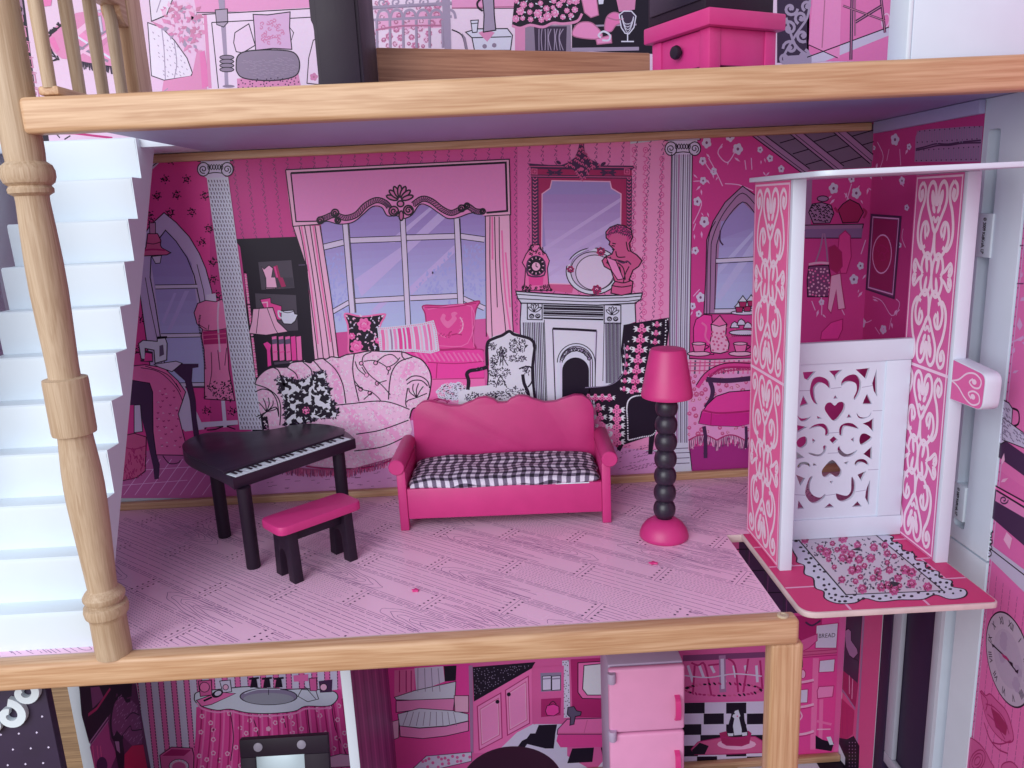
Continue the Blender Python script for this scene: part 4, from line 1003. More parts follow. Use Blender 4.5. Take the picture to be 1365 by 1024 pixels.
pl_ = '190,490 240,482 300,498 345,490 400,462 445,455 452,500 470,570 500,640 505,690 440,695 360,715 245,735 240,660 225,580 205,520'
w.f((206, 206, 220), pl_); w.up(); rn = random.Random(17)
for x, y in w.inside(pl_, 62, 6, 25):
    a0 = rn.uniform(0, 6.28)
    for k in range(rn.choice((2, 3, 4))): w.leaf('K', x, y, rn.uniform(20, 38), a0+k*1.05+rn.uniform(-.2, .2), .62)
w.up(); w.flower('K', None, 345, 655, 40, 9, 0); w.up(); rose(w, 348, 657, 20, 'n', 'K'); w.up(2)
rn = random.Random(8); P = [tuple(p) for p in crom(S2(pl_), 9, True)]
for i, p in enumerate(P):
    a = rn.uniform(0, 6.28); w.l('g' if i % 2 else 'K', 1.2, [p, (p[0]+11*math.cos(a), p[1]+11*math.sin(a))], False)
w.done()
# ---- toile armchair with flowers beside it (crop F for most)
w = Motif(BS, 'printed_flower_bowl', 11, 'D')
w.f('p', '990,625 1080,590 1185,600 1190,650 1000,650'); w.l('m', 1.6, '1010,620 1050,600 1090,615 1050,630 1020,622'); w.l('m', 1.6, '1000,608 1060,592 1100,612'); w.up()
rn = random.Random(2)
for x, y in w.inside('1032,560 1075,520 1150,515 1195,540 1180,590 1120,600 1050,592', 120, 1, 7): w.flower(rn.choice(('W', 'w', 'W', 'P')), 'g', x, y, 9, 5)
for x, y in w.inside('1032,560 1075,520 1150,515 1195,540 1180,590 1120,600 1050,592', 60, 5, 8): w.l('K', 1.0, [(x-5, y), (x, y+4), (x+5, y-2)])
w.l('P', 2.0, '1110,610 1150,622 1130,640'); w.done()
w = Motif(BS, 'printed_armchair', 13, 'F', 'black and white toile armchair print')
w.f((204, 204, 218), '105,300 125,268 165,256 205,243 250,258 300,285 312,330 306,400 308,480 316,555 320,600 60,640 -30,600 -30,520 20,498 100,490 110,400'); w.up()
w.l('K', 4.0, '100,400 98,330 105,292 135,275 170,262 200,244 222,258 270,270 300,282 316,310 310,370 306,420 308,480'); w.l('K', 2.0, '100,400 105,440 102,490'); w.l('K', 3.6, '308,470 318,560')
w.l('K', 5.0, '12,510 16,470 8,440 22,424 60,418 98,408'); w.l('K', 4.5, '262,440 268,480 285,520 292,560'); w.l('K', 2.0, '245,415 275,405 302,412 304,470 285,498'); w.up()
rn = random.Random(31)
for cx, cy, rx, ry, n in ((240, 310, 44, 34, 130), (240, 368, 46, 18, 70), (130, 385, 16, 34, 50), (165, 350, 26, 40, 70), (160, 435, 52, 26, 110), (150, 480, 50, 14, 50), (122, 312, 20, 18, 40), (50, 545, 54, 22, 80), (150, 535, 60, 20, 90), (230, 520, 50, 24, 70), (280, 420, 16, 20, 40), (70, 415, 26, 8, 30)):
    for i in range(n):
        a = rn.uniform(0, 6.28); q = math.sqrt(rn.random()); x = cx+rx*q*math.cos(a); y = cy+ry*q*math.sin(a)
        b = rn.uniform(0, 6.28); L_ = rn.uniform(4, 8); w.l(rn.choice(('K', 'K', 'g')), 1.15, [(x, y), (x+L_*math.cos(b), y+L_*math.sin(b))], False)
for s_ in ('125,410 150,370 165,320 178,372 195,400', '140,500 160,450 190,500', '158,400 168,330 172,400'): w.l('K', 1.2, s_)
w.done()
# ---- fireplace
w = Motif(BS, 'printed_fireplace', 8, 'F', 'white printed fireplace with an arched dark opening')
w.f('W', '230,62 330,70 560,82 805,70 800,100 770,112 775,200 720,220 715,560 640,600 260,600 250,200 255,118 238,95'); w.up()
w.f((198, 196, 214), '360,192 632,205 628,560 372,560'); w.f('w', '398,232 598,240 590,560 410,560'); w.up()
w.f((204, 204, 220), '405,240 590,248 584,560 416,560'); w.up()
for c, wd, s_ in (('K', 1.8, '230,62 330,70 560,84 700,80 805,70'), ('K', 1.2, '236,76 400,88 560,95 720,92 803,84'), ('K', 1.2, '240,96 400,104 560,110 740,108 798,100'), ('K', 1.6, '250,116 420,120 600,126 780,116')): w.l(c, wd, s_, False)
for s_ in ('230,62 240,96 255,116 250,200 262,600', '805,70 798,100 772,116 776,205 720,220'): w.l('K', 1.4, s_, False)
for k, (y, wd) in enumerate(((128, 2.4), (140, 3.4), (152, 1.4), (162, 3.2), (172, 1.2), (184, 2.2))): w.l('K', wd, [(356, y), (628, y+7)], False)
for (x0, y0, x1, y1) in ((283, 116, 350, 190), (632, 124, 708, 208)):
    w.l('K', 1.3, [(x0, y0), (x1, y0+2), (x1, y1+2), (x0, y1)], False, True); w.up(); mx_, my_ = (x0+x1)/2, (y0+y1)/2
    for a in (-2.5, -2.0, -1.57, -1.1, -.6): w.e('W', mx_+18*math.cos(a), my_+4+20*math.sin(a), 18, 6, a, 10, 'K', 1.1)
    for sg in (-1, 1): w.e('W', mx_+sg*14, my_+22, 10, 9, oc='K', ow=1.2); w.spiral('K', 1.0, mx_+sg*14, my_+22, 7, 0, 1.2, sg)
    w.base -= 1
for x0, x1 in ((265, 355), (640, 706)):
    for i in range(12):
        x = x0+(x1-x0)*i/11; w.l('K' if i % 3 else 'g', (1.8, .9, 1.2)[i % 3], [(x, 204), (x+(12 if x0 < 400 else 2), 590 if x0 < 400 else 480)], False)
w.l('K', 3.2, '398,232 500,236 598,242', False); w.l('K', 1.4, '398,232 410,560', False); w.l('g', 1.4, '598,242 590,480', False); w.l('K', .9, '360,192 372,560', False); w.l('K', .9, '632,205 626,470', False)
w.up()
for r_, c, o in ((1.0, 'W', 'K'), (.86, 'w', 'K'), (.74, 'W', 'K')):
    P = [(505+86*r_*math.cos(t), 386+86*r_*math.sin(t)*1.0) for t in [math.pi+math.pi*i/16 for i in range(17)]]+[(505+86*r_, 575), (505-86*r_, 575)]
    w.f(c, P); w.l(o, 1.2, P, False); w.up()
P = [(502+61*math.cos(t), 424+61*math.sin(t)) for t in [math.pi+math.pi*i/16 for i in range(17)]]+[(563, 575), (441, 575)]
w.f('K', P); w.up(); rn = random.Random(3)
for i in range(26):
    a = math.pi*1.12+math.pi*.76*i/25; x, y = 503+66*math.cos(a)*1.0, 392+66*math.sin(a); w.e(rn.choice(('W', 'w', 'G')), x, y, 9, 7, rn.random()*3, 9, 'K', 1.1)
w.done()
# ---- mantel mirror, clock, oval frame, bust (crop E)
w = Motif(BS, 'printed_mirror', 6, 'E', 'large framed mirror print above the fireplace')
w.f('R', '345,175 875,185 870,600 850,790 440,790 350,590'); w.f('r', '400,780 570,790 560,830 440,815'); w.up()
gl_ = '455,240 760,245 768,280 818,310 815,600 800,790 440,780 402,600 404,310 446,280'
w.f('L', gl_); w.grad((148, 122, 178), (186, 170, 212), '404,312 818,312 800,790 436,780', 10); w.l('P', 1.4, gl_, False, True); w.up()
for q in ('410,590 815,330 815,350 412,612', '420,660 815,430 815,470 424,690', '430,730 700,560 720,570 440,745'): w.f((176, 156, 202), q)
w.f('D', '350,210 384,210 388,600 350,590'); w.f('D', '845,215 876,215 872,560 848,560'); w.f('D', '335,150 440,158 880,162 890,170 872,186 345,178'); w.f('D', '345,208 872,215 872,230 345,225'); w.up()
for y in range(225, 580, 18): w.l('r', 1.2, [(356, y), (366, y+9), (378, y)]); w.l('r', 1.2, [(850, y), (860, y+9), (870, y)])
for s_ in ('335,165 880,172', '345,216 872,222'): w.l('r', 1.0, s_, False)
for x in (365, 850): w.l('r', 1.3, [(x-14, 178), (x+12, 180), (x+12, 206), (x-14, 204)], False, True); w.e('r', x, 192, 7)
for cx in (470, 750):
    for a in (0, .6, 2.5, 3.14, 3.7, 5.7): w.e('D', cx+22*math.cos(a), 198+9*math.sin(a), 22, 6, a, 9)
w.up()
crest = '500,160 540,145 575,120 590,85 600,45 620,45 628,90 650,125 700,150 720,165 660,180 640,210 612,240 590,215 570,185 540,175'
w.f('D', crest); w.up(); rn = random.Random(6)
for x, y in w.inside(crest, 38, 2, 12): w.l('r', 1.2, [(x-6, y+3), (x, y-5), (x+6, y+3), (x+2, y+6)])
w.e('r', 610, 180, 16, 12, oc='D'); w.e('D', 490, 145, 14, 8, .5); w.e('D', 725, 152, 14, 8, -.5); w.done()
w = Motif(BS, 'printed_clock', 11, 'E', 'printed mantel clock')
w.fl('n', 'K', 1.3, '345,578 390,576 395,600 425,625 442,660 432,700 438,780 450,815 300,815 312,780 318,700 300,670 320,625 340,600'); w.up()
w.e('K', 372, 686, 50, 52, oc='D'); w.f('M', '332,740 412,738 408,788 336,790'); w.up(); w.e('P', 372, 690, 22, 22)
for i in range(12):
    a = i*math.pi/6; w.l('P', 1.1, [(372+34*math.cos(a), 686+36*math.sin(a)), (372+44*math.cos(a), 686+46*math.sin(a))], False)
w.up(); w.l('K', 1.2, '372,690 372,672', False); w.l('K', 1.2, '372,690 382,694', False)
rn = random.Random(4)
for x, y in w.inside('300,790 450,790 450,818 300,818', 22, 1, 7)+w.inside('340,585 395,585 425,630 325,630', 14, 1, 8): w.spiral('K', 1.1, x, y, 8, rn.random()*6, .9, n=6)
w.l('D', 2.0, '330,660 330,735 414,735 414,660'); w.done()
w = Motif(BS, 'printed_oval_frame', 10, 'E', 'oval picture frame print with roses')
w.e('W', 672, 715, 142, 122, 0, 40, 'K', 1.4); w.up(); w.e((184, 168, 198), 672, 715, 118, 102, 0, 40, 'K', 1.2); w.up(); w.e((196, 182, 208), 680, 722, 100, 92, 0, 36, 'K', 1.1); w.up()
w.l('G', 1.1, '545,715 575,640 650,605'); rose(w, 712, 612, 24, 'R', 'D'); rose(w, 690, 812, 26, 'R', 'D'); rose(w, 553, 706, 20, 'R', 'D'); w.done()
w = Motif(BS, 'printed_bust', 13, 'E', 'pink printed bust of a woman on the mantel')
w.fl('r', 'K', 1.5, '740,540 738,510 760,485 800,470 840,478 872,500 878,540 860,570 868,610 900,630 928,660 910,690 880,710 860,760 880,770 872,830 820,842 765,830 770,790 785,770 765,710 730,690 718,660 735,640 770,625 780,600 755,575 760,560'); w.up()
w.f((178, 56, 120), '742,520 765,490 800,475 845,485 870,510 872,545 850,560 845,525 810,512 775,515 752,545'); w.up(); rn = random.Random(8)
for x, y in w.inside('742,530 765,490 800,475 845,485 870,510 872,545 820,520 775,515', 36, 2, 9): w.l('D', 1.1, [(x-5, y+4), (x, y-5), (x+6, y+2)])
for s_ in ('768,580 785,584', '772,568 790,572', '770,600 785,602', '845,560 852,600 862,612', '790,610 800,640 840,640', '735,640 760,660 790,655 850,670', '740,670 780,690 800,740', '800,670 830,700 840,760', '860,690 840,730 830,775', '765,640 745,660 760,690', '770,790 820,798 872,790', '785,768 830,776 865,766', '810,690 818,730'): w.l('K', 1.4, s_)
w.fl('p', 'K', 1.2, '740,640 790,660 830,755 800,760 770,715'); w.l('D', 1.8, '800,660 830,672 850,662 870,680'); w.done()
# ---- wing chair (crop F)
w = Motif(BS, 'printed_wing_chair', 14, 'F', 'black wing chair print with rose stripes and nail heads')
w.f('K', '720,215 780,205 925,182 926,240 915,330 905,520 888,620 862,720 850,802 832,804 836,722 720,760 705,790 690,780 690,700 600,640 590,560 510,545 545,498 640,492 690,470 715,430 708,330')
w.up()
def garland(x0, y0, x1, y1, n, r):
    for i in range(n):
        t = i/(n-1); x, y = x0+(x1-x0)*t, y0+(y1-y0)*t
        for sg in (-1, 1):
            for a in (-.5, .1, .7): w.leaf((214, 216, 226), x+sg*r*.8, y, r*1.25, (a if sg > 0 else math.pi-a), .42)
    w.up()
    for i in range(n):
        t = i/(n-1); x, y = x0+(x1-x0)*t, y0+(y1-y0)*t
        for k in range(3):
            a = -1.57+k*2.1; w.flower((226, 120, 176), 'm', x+r*.62*math.cos(a), y+r*.62*math.sin(a), r*.55)
        w.e('m', x, y+r, r*.3)
    w.base -= 1
garland(803, 232, 768, 512, 7, 20); garland(872, 212, 850, 410, 6, 12); garland(738, 320, 722, 505, 6, 10)
garland(655, 545, 560, 545, 4, 15); garland(605, 590, 640, 760, 5, 17); garland(690, 600, 690, 745, 5, 20); w.up(3)
w.f('K', '770,520 880,530 885,600 862,705 745,742 735,600 745,560'); w.up()
for P in ('740,735 738,650 735,590 745,555 775,538 840,534 890,545', '745,738 800,725 862,705 885,610', '912,195 908,300 898,330', '742,290 735,330', '920,190 916,240'):
    q = crom(S2(P), 8)
    for p in q[::1]: w.e((206, 206, 220), p[0], p[1], 3.6, n=6)
for s_ in ('722,300 728,380 720,430 690,470 640,492 545,500',): w.l('G', 1.0, s_)
w.done()
# ---- right room: flowers, arched window, tea table, chair
w = Motif(BS, 'printed_flower_paper', 2, 'G', 'magenta wallpaper print with white flowers', 'stuff')
FLW = ((262, 225, 24), (362, 200, 22), (395, 252, 25), (245, 303, 18), (292, 348, 17), (247, 387, 17), (222, 476, 20), (252, 562, 24), (214, 685, 17), (236, 885, 22), (532, 292, 16), (580, 337, 16), (202, 922, 16), (228, 955, 15), (880, 380, 16), (900, 440, 24), (803, 420, 24), (918, 750, 17), (890, 808, 22), (752, 905, 14), (490, 255, 14), (968, 370, 12))
for x, y, r in FLW: w.flower('w', 'q', x, y, r, 5, None, .85)
for s_ in ('270,290 300,345 330,410', '205,570 240,490 225,455', '340,400 400,405 460,430', '330,230 310,270 350,310 385,260', '250,300 275,340 300,350', '430,340 425,300', '455,340 452,290', '205,390 232,388', '205,880 232,850', '260,930 265,890', '205,600 215,570', '195,670 200,700', '850,440 870,470', '735,840 752,890 752,960', '820,900 850,960', '860,470 880,400', '710,900 725,940', '940,640 920,700'): w.l('s', 1.2, s_)
rn = random.Random(12)
for x, y, r in FLW:
    for k in range(2): w.leaf('s', x+rn.uniform(-45, 45), y+rn.uniform(20, 60), rn.uniform(16, 34), rn.uniform(.6, 2.4), .3)
w.done()
w = Motif(BS, 'printed_skylight', 4, 'G', 'grey printed skylight panes under the sloping roof')
w.f((112, 92, 118), '430,160 975,145 965,330 690,345'); w.up()
for a, b in (((500, 165), (720, 350)), ((640, 160), (860, 345)), ((810, 150), (980, 300))):
    for k in range(4):
        t0 = k/4+.04; x, y = a[0]+(b[0]-a[0])*t0, a[1]+(b[1]-a[1])*t0; w.l('K', 1.3, [(x+10, y+8), (x+120, y-24)], False)
w.up()
for a, b, wd in (((430, 155), (690, 350), 34), ((600, 150), (835, 340), 38), ((790, 145), (970, 300), 38)):
    d = Vector((b[0]-a[0], b[1]-a[1])).normalized(); n_ = Vector((-d.y, d.x))*wd*.5
    A, B_ = Vector(a), Vector(b); w.f('x', [tuple(A+n_), tuple(B_+n_), tuple(B_-n_), tuple(A-n_)]); w.l('K', 1.3, [tuple(A+n_), tuple(B_+n_)], False); w.l('K', 1.3, [tuple(A-n_), tuple(B_-n_)], False); w.l('K', .9, [tuple(A+n_*.3), tuple(B_+n_*.3)], False)
w.done()
w = Motif(BS, 'printed_arched_window', 4, 'G', 'lavender arched window print behind the tea table')
oa = '250,955 258,800 262,640 290,560 340,480 415,410 470,450 560,540 580,700 580,955'
w.f('x', oa); w.l('K', 1.4, oa, False, True); w.up(); w.l('K', 1.1, '275,955 280,700 285,640 315,560 360,490 415,440 470,490'); w.l('K', 1.1, '262,955 268,650 300,560', True)
w.grad('L', 'B', '322,560 560,540 560,935 298,935', 10); w.f('L', '305,640 335,560 415,478 480,540 540,560'); w.l('K', 1.2, '296,935 302,700 310,640 340,560 415,478 470,530'); w.up()
for q in ('300,880 460,640 460,700 320,900', '310,760 460,600 460,620 310,790'): w.f((180, 178, 222), q)
w.l('w', 5, '302,728 560,715', False); w.l('K', 1, '302,720 560,707', False); w.l('K', 1, '302,740 560,725', False); w.l('w', 5, '296,942 560,938', False); w.l('K', 1.1, '292,934 560,930', False); w.l('D', 2, '320,600 318,640 332,662'); w.done()
w = Motif(BS, 'printed_tea_table', 9, 'F', 'printed tea table with teapot, cakes and fringed cloth')
w.fl('H', 'K', 1.1, '1040,340 1038,230 1050,190 1085,168 1120,172 1135,300 1130,350'); w.f('P', '1010,372 1310,368 1310,440 1010,440'); w.f((214, 148, 196), '1014,438 1310,430 1310,770 1240,745 1180,720 1120,750 1060,720 1014,742')
w.up(); w.l('K', 1.4, '1018,368 1120,372 1305,366')
for x in range(1025, 1310, 22): w.l('n' if x % 3 else 'g', 2.4, [(x, 376), (x-4, 438)], False)
for y in (388, 402, 424): w.l('r', 1.6, [(1012, y), (1308, y-4)], False)
rn = random.Random(19)
for x, y in w.inside('1020,450 1100,440 1110,720 1060,715 1018,730', 26, 3, 22)+w.inside('1110,460 1300,450 1300,700 1120,720', 40, 3, 24): rose(w, x, y, rn.uniform(7, 13), rn.choice(('r', 'P', 'd')), 'r')
w.up(2)
for i in range(80):
    t = i/79; x = 1016+292*t; yb = 742-24*abs(math.sin(t*7.2)); w.l('q' if i % 2 else 'P', 1.1, [(x, yb), (x+rn.uniform(-8, 8), yb+rn.uniform(30, 48))], False)
w.l('m', 2.2, [(1016+292*i/40, 740-24*abs(math.sin(i/40*7.2))) for i in range(41)])
# teapot, cups, cake stand
w.fl('P', 'K', 1.4, '1118,340 1112,300 1122,250 1118,215 1160,185 1188,215 1184,260 1200,300 1195,335 1160,345'); w.fl('n', 'K', 1.2, '1118,212 1140,190 1158,172 1172,192 1190,212 1155,222')
w.l('n', 2.6, '1116,300 1092,270 1096,225 1075,205'); w.l('r', 2.4, '1188,230 1212,215 1228,232 1222,258 1196,272'); w.up()
for x, y in w.inside('1122,240 1182,240 1195,330 1120,335', 20, 2, 15): w.e('r', x, y, 5.2)
for cx, cy in ((1062, 322), (1250, 322)):
    w.e('P', cx, cy+24, 52, 11, 0, 18, 'K', 1.2); w.up(); w.fl('n', 'K', 1.2, [(cx-30, cy-22), (cx+32, cy-24), (cx+24, cy+14), (cx-20, cy+16)]); w.e('P', cx, cy-22, 31, 7, 0, 14, 'K', 1.1); w.l('K', 1.2, [(cx+30, cy-16), (cx+46, cy-8), (cx+26, cy+6)])
    w.base -= 1
w.e('w', 1270, 160, 62, 10, 0, 18, 'K', 1.2); w.e('w', 1270, 250, 70, 12, 0, 18, 'K', 1.2); w.up()
for cx, cy in ((1246, 132), (1282, 128), (1262, 108), (1300, 104)):
    w.fl('R', 'K', 1.2, [(cx-18, cy), (cx+18, cy), (cx+13, cy+26), (cx-13, cy+26)]); w.fl('W', 'K', 1.2, [(cx-22, cy+2), (cx-10, cy-12), (cx, cy-26), (cx+10, cy-12), (cx+22, cy+2)])
for cx, cy in ((1225, 220), (1255, 208), (1285, 222)): w.fl('w', 'K', 1.2, [(cx-20, cy+8), (cx-12, cy-12), (cx, cy-20), (cx+14, cy-10), (cx+20, cy+8)])
for i in range(14): w.l('K', 1.0, [(1212+i*9, 258), (1214+i*9, 268)], False)
w.done()
w = Motif(BS, 'printed_dining_chair', 13, 'F', 'hot pink seated dining chair print')
w.l('M', 6, '1055,500 1090,450 1140,415 1200,398 1300,400'); w.l('K', 1.4, '1050,490 1085,440 1135,405 1200,388 1300,390'); w.up(); w.l('m', 3, '1095,470 1150,420 1210,408 1300,410')
for i in range(14): w.e('r', 1110+i*14, 442-28*math.sin(i/13*1.5), 4.5, oc='m', ow=1)
w.l('D', 7, '1096,462 1130,466 1200,468 1300,458'); w.l('D', 6, '1112,470 1125,510 1118,550 1092,590'); w.up()
w.fl('H', 'K', 1.4, '1085,600 1100,578 1140,540 1200,520 1300,512 1310,600 1310,660 1240,676 1120,672 1062,662 1075,610'); w.up(); w.l('m', 2.6, '1078,602 1140,615 1230,612 1310,604'); w.l('m', 1.2, '1120,612 1118,670'); w.f((190, 40, 132), '1078,612 1140,622 1310,612 1310,662 1240,676 1120,672 1062,662'); w.up(); w.l('m', 1.2, '1120,618 1116,672', False)
w.l('D', 5, '1085,676 1092,720 1092,820', False); w.l('D', 4, '1276,676 1278,720 1276,775', False); w.e('D', 1092, 800, 9, 12); w.done()
# right of the lift's left panel: kitchen shelf on the back wall (seen through the lift)
w = Motif(BS, 'printed_shelf', 4, 'I', 'printed wall shelf with pots, bag and sun hat')
w.f('x', '330,195 360,190 352,420 330,420'); w.fl('x', 'K', 1.3, '322,385 578,380 574,400 326,408'); w.f((126, 96, 140), '330,402 576,398 570,440 328,440'); w.l('K', 1.2, '330,440 570,440', False); w.up()
w.fl('x', 'K', 1.3, '345,330 360,295 400,288 440,300 452,335 435,375 365,378'); w.e('x', 405, 272, 24, 12, 0, 14, 'K', 1.2); w.fl('R', 'K', 1.3, '470,320 490,295 520,275 560,295 578,330 555,372 490,375'); w.l('R', 3, '470,330 455,310'); w.l('R', 3, '575,315 590,330 578,355'); w.up(); rn = random.Random(5)
for x, y in w.inside('350,335 362,300 440,305 448,335 432,372 368,374', 34, 2, 9): w.l('K', 1.3, [(x-5, y), (x, y-5), (x+5, y+2)])
w.l('x', 2, '405,420 395,480 372,550'); w.l('x', 2, '412,420 420,480 425,540'); w.fl('q', 'K', 1.4, '345,560 430,555 440,620 438,690 340,690 338,620'); w.up()
for x, y in w.inside('345,570 430,565 436,685 342,685', 46, 2, 11): w.e(rn.choice(('P', 'n')), x, y, 4.5, n=7)
w.l('P', 3, '345,552 390,545 430,548')
w.fl('M', 'm', 1.2, '475,430 500,408 522,430 526,520 505,590 480,590 468,500'); w.fl('R', 'm', 1.2, '430,480 455,470 485,500 488,560 465,590 435,570'); w.fl('P', 'm', 1.2, '440,600 480,590 485,640 500,740 470,745 462,660 440,760 425,740'); w.fl('H', 'm', 1.2, '400,840 440,800 490,785 488,830 470,870 395,872'); w.done()
# dark kitchen cabinet doors low on the back wall, seen through the lift gap: printed on the bottom floor wall below
# ============================================================ PRINT ON THE RIGHT WALL, THE LIFT AND THE FLOOR
RS = Sheet((.4166, 0, 0), (-1, 0, 0), (0, -1, 0), RIGHTW)
w = Motif(RS, 'printed_wallpaper', 0, 'X', 'magenta wallpaper print'); w.uv = True
w.f((176, 56, 122), [(.0005, .0005), (.1882, .0005), (.1882, .3855), (.0005, .3855)]); w.done()
w = Motif(RS, 'printed_flower_paper', 2, 'I', 'white flowers printed on the magenta wallpaper', 'stuff')
for x, y, r in ((715, 20, 26), (775, 50, 14), (765, 310, 14), (570, 808, 0), (575, 800, 22), (665, 830, 20), (745, 195, 18), (625, 55, 10), (735, 470, 12)):
    if r: w.flower('w', 'q', x, y, r, 5, None, .7)
for s_ in ('640,30 665,90 650,150 660,190', '690,60 680,110', '735,60 740,130', '620,690 660,710 700,770 735,745', '540,795 590,800 615,790', '720,700 735,720 720,770', '700,780 690,830', '750,400 745,440 760,480', '630,820 650,850'): w.l('s', 1.2, s_)
for x, y, a in ((740, 200, 1), (770, 60, 2), (660, 820, 1.2), (620, 700, .4), (725, 745, 2.2), (700, 800, 1.4), (640, 120, 1.8)): w.leaf('s', x, y, 26, a, .35)
w.done()
w = Motif(RS, 'printed_ruffle_shelf', 4, 'U', 'pale gathered ruffle print under the ceiling')
w.f('x', '108,420 130,380 200,370 330,362 440,352 568,348 552,592 100,594'); w.up(); rn = random.Random(3)
for i in range(26):
    x = 120+i*17; w.l('G', 1.2, [(x, 380-i*1.2), (x-4, 440-i*1.2), (x+3, 480-i)]); w.l('G', 1.2, [(x-6, 512-i), (x-9, 560), (x-6, 588)]); w.e('D', x, 385-i*1.3 if i % 2 else 460-i, 5, n=6); w.e('D', x-6, 515-i if i % 2 else 585-i*.4, 5, n=6)
for s_ in ('110,505 180,488 250,470 330,472 420,458 555,446', '110,515 190,498 260,482 340,480 430,466 555,462'): w.l('D', 1.6, s_)
w.done()
w = Motif(RS, 'printed_picture', 5, 'I', 'framed picture print with a pale oval')
w.f('D', '612,336 744,346 714,702 590,660'); w.up(); w.f('q', '618,345 736,354 708,690 598,655'); w.l('s', 1.5, '622,350 732,358 706,680 602,650', False, True); w.up(); w.f((138, 34, 88), '626,356 727,364 702,672 607,645'); w.up()
w.e('R', 661, 508, 40, 82, .05, 24, 's', 1.8); w.up()
for s_ in ('640,480 660,470 685,490 668,510', '645,520 662,500 675,530 655,535', '632,485 650,500', '680,485 690,500'): w.l('m', 1.6, s_)
w.done()
# ---- lift side panels: scrollwork
def scrolls(m, u0, u1, v0, v1, k=.0034):
    cu, cv, hu, hv = (u0+u1)/2, (v0+v1)/2, (u1-u0)/2, (v1-v0)/2
    c = (236, 214, 230)
    for sx in (-1, 1):
        for sy in (-1, 1):
            P = lambda pts: [(cu+sx*x*hu, cv+sy*y*hv) for x, y in pts]
            L_ = lambda pts, wd=1.0: m.l(c, k*wd, P(pts))
            def blob(x, y, rx, ry, rot=0):
                q = [(x+rx*math.cos(t)*math.cos(rot)-ry*math.sin(t)*math.sin(rot), y+rx*math.cos(t)*math.sin(rot)+ry*math.sin(t)*math.cos(rot)) for t in [2*math.pi*i/12 for i in range(12)]]
                m.f(c, P(q))
            L_([(0, .44), (.24, .60), (.44, .76), (.42, .91), (.26, .97), (.09, .91), (.02, .72)])
            blob(.19, .80, .12, .075, .6); blob(.12, .69, .09, .04, .3)
            L_([(0, .55), (.10, .60), (.16, .57), (.12, .50), (0, .44)], .9)
            L_([(.72, .97), (.58, .90), (.60, .78), (.74, .66), (.83, .50), (.80, .36), (.62, .27), (.42, .30)])
            L_([(.72, .97), (.86, .93), (.90, .84), (.80, .78), (.70, .83), (.74, .90)], .9); blob(.77, .84, .075, .04, .5)
            L_([(.0, .44), (.05, .25), (.22, .17), (.48, .24), (.66, .38), (.60, .52), (.42, .55), (.30, .47), (.38, .40)]); blob(.46, .46, .10, .055, 1.2)
            L_([(.0, .0), (.06, .14), (.24, .225), (.44, .18), (.52, .07), (.44, .0)]); blob(.27, .11, .11, .06, .9)
            L_([(.46, .03), (.62, .06), (.84, .14), (.93, .08), (.88, .02), (.76, .03)], .9); blob(.82, .07, .07, .035, .3)
def scroll_panel(par, X, u0, u1, z1, bgc):
    sh = Sheet((X, 0, 0), (-1, 0, 0), (0, -1, 0), par)
    m = Motif(sh, 'printed_scrollwork', 0, 'X'); m.uv = True
    m.f(bgc, [(u0, .0006), (u1, .0006), (u1, z1), (u0, z1)]); m.up()
    e_ = .0022; zm = z1*.5+.0005
    m.l((226, 196, 218), .0016, [(u0+e_, .003), (u1-e_, .003), (u1-e_, z1-.0025), (u0+e_, z1-.0025)], False, True); m.l((226, 196, 218), .0026, [(u0, zm), (u1, zm)], False); m.up()
    scrolls(m, u0+.004, u1-.004, .0045, zm-.002); m.up(); scrolls(m, u0+.004, u1-.004, zm+.002, z1-.004); m.done()
scroll_panel(LPAN, .2380, .1528, .2350, .3285, (206, 92, 142)); scroll_panel(RPAN, .3742, .1667, .2366, .3285, (186, 82, 140))  # right panel's pink is set darker: its shade is put into the colour
for i, (x, z, r_) in enumerate(((-.206, .262, .003), (-.222, .283, .0025), (-.2085, .215, .0035), (-.2255, .058, .003), (-.224, .040, .003))):
    pass
hs = Sheet((.3740, 0, 0), (-1, 0, 0), (0, -1, 0), HAND)
m = Motif(hs, 'printed_scrollwork', 0, 'X'); m.uv = True
m.f((196, 88, 146), round_poly([(.2428, .1478), (.2428, .1802), (.2850, .1764), (.2838, .1486)], [.0003, .0003, .007, .007], 6)); m.up()
for s in (-1, 1):
    m.l((230, 200, 222), .0014, [(.2430, .163), (.252, .163+s*.003), (.262, .163+s*.010), (.272, .1625+s*.0125), (.280, .1625+s*.009), (.279, .1625+s*.003), (.272, .1625+s*.0015), (.266, .1625+s*.0045), (.270, .1625+s*.008)])
    m.f((230, 200, 222), [(.272+.003*math.cos(t), .1625+s*.006+.0022*math.sin(t)) for t in [.63*i for i in range(10)]])
m.done()
